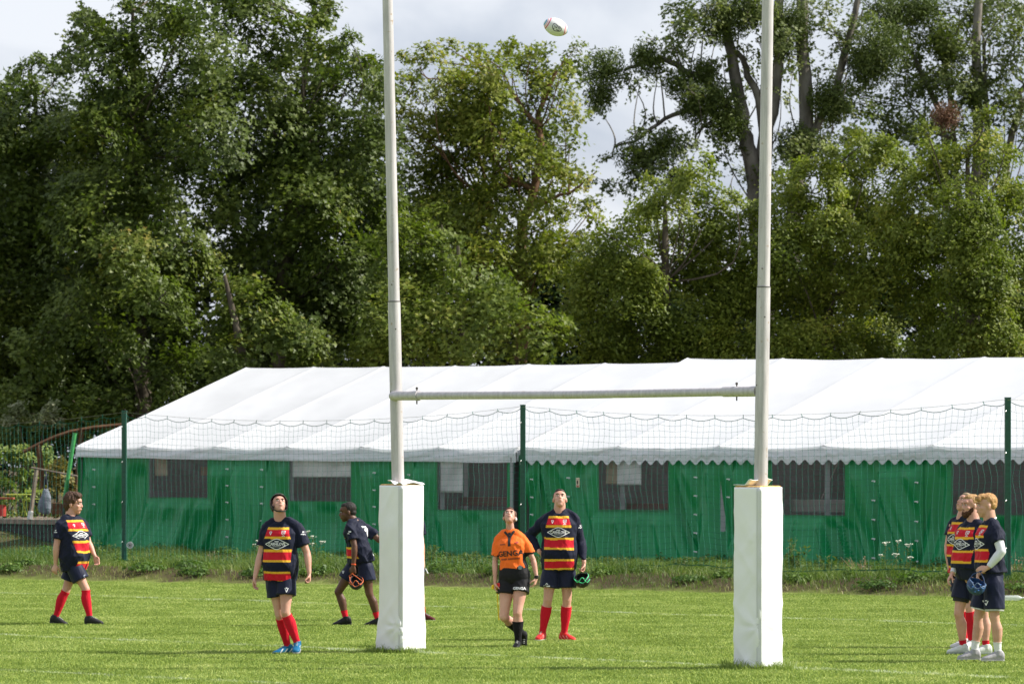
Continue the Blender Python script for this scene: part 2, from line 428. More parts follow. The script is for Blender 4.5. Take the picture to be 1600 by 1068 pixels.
at = me.attributes.new('tint', 'FLOAT', 'POINT'); at.data.foreach_set('value', np.repeat(np.concatenate(LT), 6).astype(np.float32))
tag(link('ground_weeds', me, leafmat('ground_weed_leaves', [(0, (.04, .085, .016)), (.5, (.09, .165, .028)), (.8, (.17, .25, .05)), (1, (.3, .33, .12))], big=.6), smooth=False), 'low mounds of broad leaved green weeds along the bank', 'weeds', kind='stuff')
# ================================================================ rugby goal
steel, t, b = nodes('galvanised_steel')
b.inputs['Metallic'].default_value = .12; b.inputs['Roughness'].default_value = .5
tcn = t.nodes.new('ShaderNodeTexCoord'); mpn = t.nodes.new('ShaderNodeMapping'); mpn.inputs['Scale'].default_value = (9, 9, .8)
n1 = t.nodes.new('ShaderNodeTexNoise'); n1.inputs['Scale'].default_value = 3; n1.inputs['Detail'].default_value = 8; n1.inputs['Roughness'].default_value = .7
t.links.new(tcn.outputs['Object'], mpn.inputs[0]); t.links.new(mpn.outputs[0], n1.inputs[0])
rp = t.nodes.new('ShaderNodeValToRGB'); E = rp.color_ramp.elements
E[0].position = .3; E[0].color = (.38, .36, .37, 1); E[1].position = .7; E[1].color = (.63, .595, .61, 1)
t.links.new(n1.outputs[0], rp.inputs[0])
n2 = t.nodes.new('ShaderNodeTexNoise'); n2.inputs['Scale'].default_value = 14; n2.inputs['Detail'].default_value = 6
t.links.new(tcn.outputs['Object'], n2.inputs[0])
rr = t.nodes.new('ShaderNodeMapRange'); rr.inputs[1].default_value = .64; rr.inputs[2].default_value = .74; rr.inputs[4].default_value = .7
t.links.new(n2.outputs[0], rr.inputs[0])
mr = t.nodes.new('ShaderNodeMixRGB'); mr.inputs[2].default_value = (.3, .2, .1, 1)
t.links.new(rr.outputs[0], mr.inputs[0]); t.links.new(rp.outputs[0], mr.inputs[1]); t.links.new(mr.outputs[0], b.inputs['Base Color'])
dark = pm('dark_metal', (.06, .05, .045), .6)
vinyl = pm('white_vinyl', (.86, .86, .87), .38, .45, var=.03, vscale=3, bump=.15, bscale=14, bdist=.01)
foam = pm('yellowed_foam', (.55, .30, .09), .9, .1, col2=(.75, .5, .2), vscale=30, bump=.6, bscale=60)

gorg = (float(PL[0]), float(PL[1]), 0)
goal = empty('rugby_goal', gorg, 'tall grey steel H-shaped rugby goal with two uprights and a crossbar', 'rugby goal')
def upright(base, jz, lean, top):
    m = MB()
    b3 = Vector((base[0], base[1], 0))
    pt = lambda z: b3 + Vector((lean[0] * z, lean[1] * z, z))
    m.tube([pt(-.3), pt(1), pt(2), pt(3), pt(jz)], .073, 24)
    up = m.obj('upright', steel, goal, smooth=True, org=gorg)
    m = MB(); m.tube([pt(jz + .004), pt(5.5), pt(7), pt(9), pt(top)], [.066, .064, .062, .058, .055], 24)
    k = m.obj('upper_tube', steel, up, smooth=True, org=gorg)
    m = MB(); m.tube([pt(jz - .004), pt(jz + .010)], .0742, 24); m.obj('joint_ring', pm('joint_dark', (.12, .115, .11), .7), up, smooth=False, org=gorg)  # dark grey ring where the upper tube meets the lower
    for dz, a in ((-.32, .2), (.2, -.3), (-1.05, -1.0)):
        m = MB(); q = pt(jz + dz) + Vector((math.sin(a) * .072, -math.cos(a) * .072, 0)); m.ell(q, .008, nu=8, nv=5); m.obj('bolt', dark, up, org=gorg)
    return pt
ptL = upright(PL, 4.1, (-.0215, 0, 0), 10.5)
ptR = upright(PR, 4.1, (.0145, 0, 0), 10.5)
a = ptL(3.0); c = ptR(2.985)
dr = (c - a).normalized(); off = Vector((-dr.y, dr.x, 0)).normalized() * -.06
a2 = a + off; c2 = c + off * .2
m = MB(); m.tube([a2 + dr * .1, a2 + dr * 1.5 + Vector((0, 0, -.006)), (a2 + c2) / 2 + Vector((0, 0, -.012)), c2 - dr * 1.5 + Vector((0, 0, -.006)), c2 - dr * .07], .047, 20)
bar = m.obj('crossbar', steel, goal, smooth=True, org=gorg)
m = MB(); m.tube([a2 - dr * .015, a2 + dr * .01, a2 + dr * .42], [.043, .055, .056], 20); m.obj('socket', steel, bar, smooth=True, org=gorg)
m = MB(); m.tube([a2 + dr * .42, a2 + dr * .455], .061, 20); m.obj('collar', steel, bar, smooth=True, org=gorg)
m = MB(); m.tube([c2 - dr * .55, c2 - dr * .06], .057, 20); m.obj('socket', steel, bar, smooth=True, org=gorg)
for q in (a2 + dr * .42, c2 - dr * .36):
    m = MB(); m.tube([q + Vector((0, 0, -.1)), q + Vector((0, 0, .095))], .008, 8); m.ell(q + Vector((0, 0, .085)), .016, nu=8, nv=5)
    m.obj('bolt', dark, bar, org=gorg)

# ================================================================ post pads
def pad(base, label, side, flare, seed, top, foam_side, arch):
    root = empty('post_pad', (base[0], base[1], 0), label, 'post pad', 'white padded sleeves round the goal uprights')
    hs_ = side / 2; n = 28; nz_ = 90
    gu = Vector((GU[0], GU[1], 0)); gn = Vector((GN_[0], GN_[1], 0))
    # perimeter: start at the near corner (-gn.. between faces) going round
    per = []
    cr_ = .02
    cs = [(1, -1), (1, 1), (-1, 1), (-1, -1)]
    for q in range(4):
        cx, cy = cs[q]
        for a_ in np.linspace(0, 90, 5):
            th = R(a_ + (-90 + 90 * q))
            per.append((cx * (hs_ - cr_) + cr_ * math.cos(th), cy * (hs_ - cr_) + cr_ * math.sin(th)))
        nx, ny = cs[(q + 1) % 4]
        p0 = per[-1]
        th = R(90 * (q))
        for s_ in np.linspace(0, 1, 16)[1:-1]:
            p1 = (nx * (hs_ - cr_) + cr_ * math.cos(th), ny * (hs_ - cr_) + cr_ * math.sin(th))
            per.append((p0[0] + (p1[0] - p0[0]) * s_, p0[1] + (p1[1] - p0[1]) * s_))
    per = np.array(per + [per[0]])
    # coordinate x along gu, y along gn ; near faces: y=-hs (left-front), x=+hs (right-front); near corner (+,-)
    ln = np.concatenate([[0], np.cumsum(np.hypot(*np.diff(per, axis=0).T))])
    zz = np.linspace(0, 1, nz_)
    X, Z = np.meshgrid(per[:, 0], zz, indexing='ij'); Y_, _ = np.meshgrid(per[:, 1], zz, indexing='ij')
    S_, _ = np.meshgrid(ln, zz, indexing='ij')
    # wrinkles: pinch points radiating folds
    W = (fbm(S_ * 6 + Z * 4, Z * 3 - S_ * 2, seed=seed, o=2) - .5) * .014
    for q_ in (1, -1):
        rd = 1 - np.abs(2 * fbm(S_ * 2.6 + q_ * Z * 4.0, Z * 1.0 - q_ * S_ * .5, seed=seed + 40 + q_, o=2) - 1)
        W = W + .028 * np.clip(rd - .72, 0, 1) * (.7 + .8 * np.exp(-Z / .25))
    for (ss, zc, am, wd) in arch:
        r_ = np.hypot((S_ - ss), (Z - zc) * 1.9) + 1e-3
        th = np.arctan2((Z - zc) * 1.9, S_ - ss)
        W = W + am * np.exp(-(r_ / wd) ** 2) * np.abs(np.sin(th * 3.5 + seed)) * sstep(.0, .05, r_)
    per_fac = 1
    rad = np.maximum(np.hypot(X, Y_), .01)
    nxn = X / rad; nyn = Y_ / rad
    fl = flare * (1 - Z) ** 5
    Xp = X + nxn * (W + fl); Yp = Y_ + nyn * (W + fl)
    zb = 0.01 + .05 * fbm(S_ * 4.5, 7.7, seed=seed + 2) * (1 if seed else 1)
    Zp = zb + (top - zb) * Z
    V = np.zeros(X.shape + (3,))
    V[..., 0] = gu.x * Xp + gn.x * Yp; V[..., 1] = gu.y * Xp + gn.y * Yp; V[..., 2] = Zp
    sl_ = link('vinyl_sleeve', grid_mesh('vinyl_sleeve', V), vinyl, root)
    md_ = sl_.modifiers.new('thick', 'SOLIDIFY'); md_.thickness = .006; md_.offset = -1
    # foam core showing on the top
    m = MB()
    q = hs_ - .012
    ring = lambda z, s_: [gu * (x * s_) + gn * (y * s_) + Vector((0, 0, z)) for x, y in ((-q, -q), (0, -q), (q, -q), (q, 0), (q, q), (0, q), (-q, q), (-q, 0))]
    m.loft([ring(.06, .9), ring(top - .03, 1), ring(top + .008, .995), ring(top + .016, .93)])
    link('foam_core', m.mesh(bev=0), foam, root, smooth=False)
    # white top flap lying over half of the foam and curling up
    m = MB(); pts = []
    nn_ = 18
    for i in range(nn_):
        s_ = i / (nn_ - 1)
        x0 = foam_side * (hs_ + .006) * (1 - 2 * s_ * .62)
        zc = top + .018 + (.07 * sstep(.62, 1, s_) if foam_side < 0 else .018 * math.sin(s_ * 9) + .02 * s_)
        pts.append((x0, zc))
    rows = []
    for (x0, zc) in pts:
        rows.append([gu * x0 + gn * y + Vector((0, 0, zc + .012 * math.sin(y * 19 + x0 * 9))) for y in np.linspace(-hs_ * .99, hs_ * .99, 9)])
    V = np.array([[list(p) for p in r_] for r_ in rows])
    fo = link('top_flap', grid_mesh('top_flap', V), vinyl, root); md_ = fo.modifiers.new('thick', 'SOLIDIFY'); md_.thickness = .006
    # seam strip along the near corner
    m = MB(); cpt = gu * (hs_ + .002) + gn * (-hs_ - .002)
    sx = []
    for z in np.linspace(.05, top - .01, 50):
        f2 = flare * (1 - z / top) ** 5
        cdir = (gu - gn).normalized()
        wv = .004 * math.sin(z * 23 + seed) + .006 * (vn(z * 9, seed) - .5)
        c0 = cpt + cdir * (f2 + .004 + wv) + Vector((0, 0, z)); lat = Vector((cdir.y, -cdir.x, 0)) * -1
        sx.append([c0 + lat * -.034 - cdir * .028, c0 + lat * -.006 , c0 + lat * .012 + cdir * .001, c0 + lat * .03 - cdir * .022])
    V = np.array([[list(p) for p in r_] for r_ in sx])
    st_ = link('seam_strip', grid_mesh('seam_strip', V), pm('vinyl_seam', (.66, .67, .67), .45), root); md_ = st_.modifiers.new('t', 'SOLIDIFY'); md_.thickness = .005
    return root
pl_ = float(.375)
pad(PL, 'white vinyl post pad on the left upright, with orange foam at its top left corner', .375, .03, 2, 1.955, 1,
    [(1.42, .14, .03, .13), (.13, .09, .03, .16)])
pad(PR, 'white vinyl post pad on the right upright, split open at its bottom seam', .375, .004, 5, 1.955, -1,
    [(.02, .24, .016, .26), (1.46, .22, .014, .26), (.02, .72, .007, .14), (1.46, .68, .006, .14)])
# rusty foot of the right upright showing through the split, and tufts of taller turf round both pads
for base, sd_ in ((PL, 1), (PR, 2)):
    rg = np.random.default_rng(sd_); n = 900
    th = rg.uniform(0, 2 * np.pi, n); rr_ = rg.uniform(.2, .42, n)
    pos = np.stack([base[0] + rr_ * np.cos(th), base[1] + rr_ * np.sin(th), np.zeros(n)], 1)
    V, idx = blades(n, pos, rg.uniform(.03, .11, n) * (.5 + vn(th * 3, seed=sd_)), rg.uniform(.005, .01, n), .7, rg)
    me = np_mesh('grass_tuft', V - np.array([base[0], base[1], 0]), len(idx), 4, idx)
    a_ = me.attributes.new('tint', 'FLOAT', 'POINT'); a_.data.foreach_set('value', np.repeat(rg.uniform(.2, .7, n), 6).astype(np.float32))
    o = link('grass_tuft', me, tm, smooth=False, loc=(base[0], base[1], 0))
    tag(o, 'longer grass growing round the foot of the %s post pad' % ('left' if sd_ == 1 else 'right'), 'grass', kind='stuff')

# ================================================================ rugby ball in the air
bc = P(868.5, 42.5, 47.5)
ballm, t, b = nodes('ball_skin')
b.inputs['Roughness'].default_value = .45
tcn = t.nodes.new('ShaderNodeTexCoord'); sx_ = t.nodes.new('ShaderNodeSeparateXYZ'); t.links.new(tcn.outputs['Object'], sx_.inputs[0])
ab = t.nodes.new('ShaderNodeMath'); ab.operation = 'ABSOLUTE'; t.links.new(sx_.outputs[0], ab.inputs[0])
wv = t.nodes.new('ShaderNodeMath'); wv.operation = 'MULTIPLY_ADD'; t.links.new(sx_.outputs[2], wv.inputs[0]); wv.inputs[1].default_value = .18; t.links.new(ab.outputs[0], wv.inputs[2])
rp = t.nodes.new('ShaderNodeValToRGB'); rp.color_ramp.interpolation = 'CONSTANT'; E = rp.color_ramp.elements
stops = [(0, (.66, .66, .68)), (.092, (.55, .10, .16)), (.103, (.78, .78, .8)), (.112, (.75, .3, .35)), (.119, (.8, .8, .8)), (.124, (.12, .33, .45)), (.134, (.75, .78, .8))]
mr2 = t.nodes.new('ShaderNodeMapRange'); mr2.inputs[1].default_value = 0; mr2.inputs[2].default_value = 1; t.links.new(wv.outputs[0], rp.inputs[0])
setramp(E, stops)
t.links.new(rp.outputs[0], b.inputs['Base Color'])
m = MB(); nu_, nv_ = 32, 24; rings = []
for j in range(nv_ + 1):
    s_ = -1 + 2 * j / nv_; x = .142 * math.sin(s_ * math.pi / 2)
    r_ = .096 * (max(0, 1 - abs(math.sin(s_ * math.pi / 2)) ** 1.9)) ** .56 + .0008
    rings.append([Vector((x, r_ * math.cos(2 * math.pi * k / nu_), r_ * math.sin(2 * math.pi * k / nu_))) for k in range(nu_)])
m.loft(rings)
ball = link('rugby_ball', m.mesh(), ballm); ball.location = bc; ball.rotation_euler = (R(12), R(20), R(10))
tag(ball, 'white rugby ball with red and blue ends flying high above the crossbar', 'ball')
m = MB()
def onball(x, z, h=.0012):
    r_ = .096 * (max(0, 1 - (abs(x) / .142) ** 1.9)) ** .56
    y = -math.sqrt(max(0, r_ * r_ - z * z)); return Vector((x, y - h, z))
lp = [(-.045, .035), (-.02, .036), (.0, .026), (.03, .024), (.055, .008), (.056, -.012), (.035, -.03), (.01, -.034), (-.015, -.038), (-.04, -.02), (-.052, .005), (-.045, .035)]
m.tube([onball(*q) for q in lp], .0036, 5)
for ln_ in ([(-.035, .02), (-.02, .01), (-.028, -.004)], [(.01, .012), (.025, .0), (.04, .004)], [(.0, -.018), (.02, -.02), (.036, -.012)], [(-.01, .024), (.004, .012)], [(-.035, -.015), (-.02, -.022)], [(.02, .018), (.03, .012)]):
    m.tube([onball(*q) for q in ln_], .0032, 5)
m.ell(onball(-.008, .0), (.008, .002, .007)); m.ell(onball(.02, -.022), (.012, .002, .004))
link('emblem', m.mesh(), pm('ball_ink', (.03, .03, .06), .5), ball)

# ================================================================ green fence posts and safety net
FT = [np.array([-7.77 - 15.1 * .5, 86.7 + 13.9 * .5])]
fp = [np.array([-7.77, 86.7]), np.array([.2, 79.5]), np.array([8.33, 72.7])]
fp = [fp[0] - (fp[1] - fp[0])] + fp + [fp[2] + (fp[2] - fp[1])]
ztop = [3.23, 3.26, 3.28, 3.31, 3.32]
gp = pm('green_paint', (.008, .075, .045), .4, .5, var=.25, vscale=20)
hgt0 = lambda x, y: float(height(np.array([x]), np.array([y]))[0][0])
plab = ['', 'dark green square fence post beside the left end of the white tent', 'dark green square fence post behind the orange shirted referee',
        'dark green square fence post behind the three players at the right', '']
for i in (1, 2, 3):
    x, y = fp[i]; z0 = hgt0(x, y)
    root = empty('fence_post', (x, y, z0), plab[i], 'fence post', 'green posts holding the safety net')
    m = MB(); m.box((0, 0, (ztop[i] - z0) / 2 - .1), (.10, .11, ztop[i] - z0 + .2))
    link('post', m.mesh(bev=.008), gp, root, smooth=False)
    m = MB(); m.box((0, 0, ztop[i] - z0 + .006), (.108, .118, .02)); link('cap', m.mesh(bev=.004), gp, root, smooth=False)
    for z in (.5, 1.3, 2.1, 2.8):
        m = MB(); m.tube([(-.055, -.058, z), (-.04, -.075, z + .02), (-.03, -.058, z + .035)], .006, 6); link('hook', m.mesh(), pm('zinc', (.5, .5, .5), .4, metal=.6), root)
netm = pm('net_cord', (.03, .17, .13), .7, .2)
wirem = pm('net_cord_top', (.02, .14, .11), .6, .2)
def ribbons(lines, r):
    """3-sided tubes along many polylines (n, m, 3)"""
    Ls = np.array(lines); n, m_, _ = Ls.shape
    offs = np.array([[r, 0, 0], [-.5 * r, -.6 * r, .7 * r], [-.5 * r, .6 * r, -.7 * r]])
    V = (Ls[:, :, None, :] + offs[None, None]).reshape(-1, 3)
    i, j, k = np.meshgrid(np.arange(n), np.arange(m_ - 1), np.arange(3), indexing='ij')
    a_ = (i * m_ + j) * 3 + k; b_ = (i * m_ + j) * 3 + (k + 1) % 3
    idx = np.stack([a_, b_, b_ + 3, a_ + 3], -1).reshape(-1, 4)
    return V, idx
spanlab = ['green rope safety net left of the tent corner post', 'green rope safety net between the left and middle green posts',
           'green rope safety net between the middle and right green posts', 'green rope safety net at the far right beyond the last green post']
for i in range(4):
    p0, p1 = fp[i], fp[i + 1]; Ln = np.hypot(*(p1 - p0)); cell = .125
    nc = int(Ln / cell); nr = 25
    s_ = np.linspace(0, 1, nc + 1); k_ = np.arange(nr + 1)
    Sg, Kg = np.meshgrid(s_, k_, indexing='ij')
    zt = ztop[i] + (ztop[i + 1] - ztop[i]) * Sg
    sag = .22 * (1 - np.abs(2 * Sg - 1) ** 2.2) * np.exp(-Kg * .0) + .0
    zg = np.array([hgt0(*(p0 + (p1 - p0) * q)) for q in s_])[:, None] * np.ones_like(Sg)
    topz = zt - .06 - sag
    botz = zg + .1 + .05 * vn(Sg * 30, seed=i)
    fr = Kg / nr
    loose = .10 * np.exp(-np.minimum(Sg, 1 - Sg) * Ln / .7)
    Z = topz + (botz - topz) * (fr ** .96) - loose * np.sin(np.pi * np.minimum(fr * 2.0, 1)) + .035 * (fbm(Sg * 9, Kg * .25, seed=60 + i) - .5)
    Sx = Sg + (fbm(Sg * 10, Kg * .18, seed=80 + i) - .5) * .13 / Ln + .0022 * np.sin(Kg * .5) * (1 - 2 * Sg)
    Sx = np.clip(Sx, .005, .995)
    X = p0[0] + (p1[0] - p0[0]) * Sx; Y_ = p0[1] + (p1[1] - p0[1]) * Sx - .06 + .05 * (fbm(Sg * 8, Kg * .3, seed=90 + i) - .5) - .25 * sstep(.7, 1, fr)
    # scalloped head rope on hooks
    hk = 5
    ph = (np.arange(nc + 1) % hk) / hk
    scal = -.055 * np.sin(np.pi * ph)
    Z = Z + scal[:, None] * np.exp(-Kg / 2.2)
    Vn = np.stack([X, Y_, Z], 2)
    org = (float(p0[0]), float(p0[1]), float(zg[0, 0]))
    root = empty('safety_net', org, spanlab[i], 'safety net', 'panels of green safety net')
    V1, i1 = ribbons(Vn, .0026); V2, i2 = ribbons(Vn.transpose(1, 0, 2), .0026)
    me = np_mesh('mesh', np.concatenate([V1, V2]) - np.array(org), len(i1) + len(i2), 4, np.concatenate([i1, i2 + len(V1)]))
    link('net_mesh', me, netm, root)
    top = Vn[:, 0, :]
    V1, i1 = ribbons(top[None], .008)
    me = np_mesh('rope', V1 - np.array(org), len(i1), 4, i1); link('head_rope', me, wirem, root)
    # support wire + hooks
    wire = np.stack([p0[0] + (p1[0] - p0[0]) * s_, p0[1] + (p1[1] - p0[1]) * s_ - .06, (topz[:, 0] + .045)], 1)
    wire[0, 2] = ztop[i] - .03; wire[-1, 2] = ztop[i + 1] - .03
    V1, i1 = ribbons(wire[None], .004); me = np_mesh('wire', V1 - np.array(org), len(i1), 4, i1); wo = link('support_wire', me, pm('zinc', (.5, .5, .5), .4), root)
    hk_l = [np.stack([top[q] + [0, 0, -.005], wire[q] + [0, 0, .012]]) for q in range(hk, nc, hk)]
    for hq in hk_l:
        V1, i1 = ribbons(hq[None], .007); me = np_mesh('hook', V1 - np.array(org), len(i1), 4, i1); link('hook', me, wirem, wo)
    # slack foot rope
    foot = Vn[:, -1, :] + np.array([0, -.05, .02]); V1, i1 = ribbons(foot[None], .012)
    me = np_mesh('rope', V1 - np.array(org), len(i1), 4, i1); link('foot_rope', me, netm, root)

# ================================================================ white marquee tents
TA = np.array([-10.3, 102.4]); HWd = 5.71; TG = .15
def T3(t, w_, z): return Vector((TA[0] + t * U[0] + w_ * NV[0], TA[1] + t * U[1] + w_ * NV[1], z))
def tp(px):
    k = (px - 800) / F
    return (10.3 + 102.4 * k) / (.755 + .656 * k)
def tz(px, py):
    t_ = tp(px); Y = TA[1] + t_ * U[1]; return HC - (py - HY) / F * Y
def Tarr(t, w_, z):
    t, w_, z = np.broadcast_arrays(t, w_, z)
    return np.stack([TA[0] + t * U[0] + w_ * NV[0], TA[1] + t * U[1] + w_ * NV[1], z], -1)
roofm = pm('white_tent_pvc', (.80, .81, .83), .42, .35, var=.04, vscale=.8, bump=.2, bscale=2.2, bdist=.03, trans=(.26, (.85, .87, .9)))
greenm = pm('green_tent_pvc', (.004, .215, .060), .30, .42, col2=(.007, .25, .074), vscale=1.2, bump=.25, bscale=9, bdist=.01, trans=(.08, (.02, .35, .12)))
alum = pm('tent_aluminium', (.32, .33, .34), .4, metal=.4)
clipm = pm('white_clip', (.7, .72, .7), .5)
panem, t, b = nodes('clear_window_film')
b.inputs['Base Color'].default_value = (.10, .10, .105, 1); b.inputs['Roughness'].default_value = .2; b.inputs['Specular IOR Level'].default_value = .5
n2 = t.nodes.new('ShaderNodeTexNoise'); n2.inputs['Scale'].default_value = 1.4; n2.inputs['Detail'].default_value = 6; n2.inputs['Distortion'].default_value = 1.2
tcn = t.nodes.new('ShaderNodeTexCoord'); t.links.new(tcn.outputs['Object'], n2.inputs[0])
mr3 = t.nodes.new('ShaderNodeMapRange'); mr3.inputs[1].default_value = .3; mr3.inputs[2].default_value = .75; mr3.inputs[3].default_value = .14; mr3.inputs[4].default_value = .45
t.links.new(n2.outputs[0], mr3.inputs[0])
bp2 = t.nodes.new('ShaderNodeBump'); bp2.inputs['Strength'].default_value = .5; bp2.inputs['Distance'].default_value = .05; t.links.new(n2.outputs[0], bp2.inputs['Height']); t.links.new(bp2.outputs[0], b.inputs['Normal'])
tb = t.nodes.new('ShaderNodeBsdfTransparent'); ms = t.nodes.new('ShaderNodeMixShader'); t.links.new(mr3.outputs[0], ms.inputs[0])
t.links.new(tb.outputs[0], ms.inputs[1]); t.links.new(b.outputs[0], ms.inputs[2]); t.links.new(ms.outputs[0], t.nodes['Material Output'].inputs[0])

def tent(t0, t1, seams, label, windows, wallcuts, clips, left_gable, right_gable, scallop, seed):
    base = T3(t0, 0, TG); org = np.array(base)
    root = empty('marquee_tent', base, label, 'tent')
    rz_ = lambda t_: np.interp(t_, [0, 7, 13.8, 13.9, 18, 23, 34], [4.57, 4.52, 4.50, 4.58, 4.50, 4.47, 4.45])
    ez_ = lambda t_: np.interp(t_, [0, 13.8, 13.9, 34], [2.62, 2.56, 2.58, 2.56])
    # roof
    ts = np.arange(t0, t1 + .001, (t1 - t0) / int((t1 - t0) / .06)); ws = np.linspace(0, 1, 72)
    Tg, Wg = np.meshgrid(ts, ws, indexing='ij')
    ds = np.min(np.abs(Tg[..., None] - np.array(seams)), -1)
    half = (seams[1] - seams[0]) / 2
    sagv = np.sin(np.clip(ds / half, 0, 1) * np.pi / 2)
    for sidei in (0, 1):
        Z = ez_(Tg) + (rz_(Tg) - ez_(Tg)) * Wg - .055 * sagv * (1 - Wg * .7) * sstep(0, .1, Wg + .3) - .02 * np.sin(np.pi * Wg) \
            + .02 * np.exp(-(ds / .05) ** 2) + .03 * (fbm(Tg * .9 + Wg * 2, Wg * 5, seed=seed + sidei) - .5) \
            + .035 * (fbm(Tg * 2.2 - Wg * 3, Wg * 9, seed=seed + 7) - .5) * np.exp(-Wg / .12)
        wv_ = Wg * HWd if sidei == 0 else 2 * HWd - Wg * HWd
        link('roof', grid_mesh('roof', Tarr(Tg, wv_, Z) - org), roofm, root)
    # valance
    zb = lambda q: np.interp(q, [0, 4, 13.8, 13.9, 30], [2.375, 2.31, 2.235, 2.235, 2.25])
    vs_ = np.linspace(0, 1, 14)
    ts2 = np.arange(t0, t1 + .001, .03)
    for sidei in (0, 1):
        Tg2, Vg = np.meshgrid(ts2, vs_, indexing='ij')
        ds2 = np.min(np.abs(Tg2[..., None] - np.array(seams)), -1)
        top_ = ez_(Tg2) - .055 * np.sin(np.clip(ds2 / half, 0, 1) * np.pi / 2)
        bot = zb(Tg2) + ((.05 * np.cos(Tg2 * 2 * np.pi / .3) ) if scallop else .02 * (vn(Tg2 * 1.3, seed=seed) - .5))
        Zv = top_ + (bot - top_) * Vg
        o_ = -.02 - .05 * Vg * (1 - .3 * Vg) - .07 * (fbm(Tg2 * 1.6 + Vg * .8, Vg * 2.2, seed=seed + 3) - .4) * np.sin(np.pi * (Vg * .8 + .1))
        link('valance', grid_mesh('valance', Tarr(Tg2, o_ if sidei == 0 else 2 * HWd - o_, Zv) - org), roofm, root)
    # front wall panels
    for k in range(len(wallcuts) - 1):
        ta_, tb_ = wallcuts[k], wallcuts[k + 1]
        tsw = np.linspace(ta_, tb_ + .07, max(4, int((tb_ - ta_) / .035))); zs = np.linspace(0, 1, 64)
        Tg3, Zg = np.meshgrid(tsw, zs, indexing='ij')
        gx, gy = Tarr(ta_, 0, 0)[0], Tarr(ta_, 0, 0)[1]
        zlo = hgt0(gx, gy) - .02; Zw = zlo + (2.52 - zlo) * Zg
        s2 = (Tg3 - ta_) / (tb_ - ta_)
        slant = (vn(k * 3.3, seed=seed) - .5) * 1.2
        arc = Tg3 * 1.0 + slant * 1.8 * (1 - Zg) ** 1.5
        fold = fbm(arc * 1.5, Zg * .5 + k, seed=seed + 11 + k, o=2)
        ridge = 1 - np.abs(2 * fbm(arc * 2.1 + Zg * .5, Zg * .45, seed=seed + 31 + k, o=2) - 1)
        D = .06 - .36 * (fold - .5) - .75 * np.clip(ridge - .70, 0, 1) * (.25 + (1 - Zg)) - .05 * (1 - Zg) * (fbm(arc * 2.6, Zg * 1.1, seed=seed + 71) )
        D = D - .30 * sstep(.35, 0, Zg) * vn(Tg3 * 1.1, seed=seed + 5)
        tb2 = sstep(1.9, 2.25, Zw); D = D * (1 - tb2) + .06 * tb2
        edge_c = np.minimum(s2, 1 - s2) * (tb_ - ta_)
        D = D * sstep(-.02, .12, edge_c) + .03 * (1 - sstep(-.02, .12, edge_c)) + .012 * (k % 2)
        zc = (Zw[:, :-1] + Zw[:, 1:]) / 2; tc_ = (Tg3[:-1] + Tg3[1:]) / 2
        keep = np.ones((len(tsw) - 1, 63), bool)
        for (wa, wb, za, zb_) in windows:
            zcc = zc[:-1]; tcc = tc_[:, :-1]
            keep &= ~((tcc > wa) & (tcc < wb) & (zcc > za) & (zcc < zb_))
            near = sstep(.3, .05, np.maximum(np.maximum(wa - Tg3, Tg3 - wb), np.maximum(za - Zw, Zw - zb_)))
            D = D * (1 - near) + (.03) * near
        link('wall_panel', grid_mesh('wall_panel', Tarr(Tg3, D, Zw) - org, keep), greenm, root)
    for (wa, wb, za, zb_) in windows:
        tg, zg_ = np.meshgrid(np.linspace(wa - .03, wb + .03, 24), np.linspace(za - .03, min(zb_, 2.5) + .03, 14), indexing='ij')
        dd = .012 + .02 * (fbm(tg * 1.7, zg_ * 1.3, seed=seed + 5) - .5)
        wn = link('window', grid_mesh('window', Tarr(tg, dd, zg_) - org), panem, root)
    # interior lining far wall and gable ends
    for (tt, has, nm) in ((t0, left_gable, 'gable'), (t1, right_gable, 'gable')):
        if not has: continue
        e0 = float(ez_(tt)); r0 = float(rz_(tt))
        m = MB(); m.add([T3(tt, 0, e0 - .3), T3(tt, 2 * HWd, e0 - .3), T3(tt, 2 * HWd, e0), T3(tt, HWd, r0), T3(tt, 0, e0)], [(0, 1, 2, 3, 4)])
        o = m.obj('gable', roofm, root, org=tuple(org)); s3 = o.modifiers.new('t', 'SOLIDIFY'); s3.thickness = .02
        wgl, zgl = np.meshgrid(np.linspace(0, 2 * HWd, 160), np.linspace(TG - .05, 2.4, 30), indexing='ij')
        link('end_wall', grid_mesh('end_wall', Tarr(tt + .02 + .1 * (fbm(wgl * 1.5, zgl * .4, seed=seed) - .5), wgl, zgl) - org), greenm, root)
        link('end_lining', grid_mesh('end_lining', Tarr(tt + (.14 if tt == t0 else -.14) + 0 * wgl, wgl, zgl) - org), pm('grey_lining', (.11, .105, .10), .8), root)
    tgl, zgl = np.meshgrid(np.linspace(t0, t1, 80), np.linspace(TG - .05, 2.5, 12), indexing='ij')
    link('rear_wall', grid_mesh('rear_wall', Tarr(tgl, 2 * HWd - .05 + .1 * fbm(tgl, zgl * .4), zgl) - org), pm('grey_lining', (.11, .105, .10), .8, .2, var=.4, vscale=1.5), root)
    # frame posts
    for s_ in seams:
        for w_ in (.14, 2 * HWd - .14):
            m = MB(); m.box((0, 0, 0), (.1, .1, 2.3)); o = m.mesh(); oo = link('frame_post', o, alum, root, smooth=False); oo.location = T3(s_, w_, 1.3) - base
    # clips
    cme = MB().box((0, 0, 0), (.09, .02, .022)).box((.03, -.005, -.012), (.02, .02, .03)).mesh(bev=.004)
    for (px, pys) in clips:
        for py in pys:
            tt = tp(px); z = tz(px, py)
            o = link('clip', cme, None, root, smooth=False); o.location = T3(tt, -.07, z) - base; o.rotation_euler.z = math.atan2(U[1], U[0])
            if not len(cme.materials): cme.materials.append(clipm)
    return root
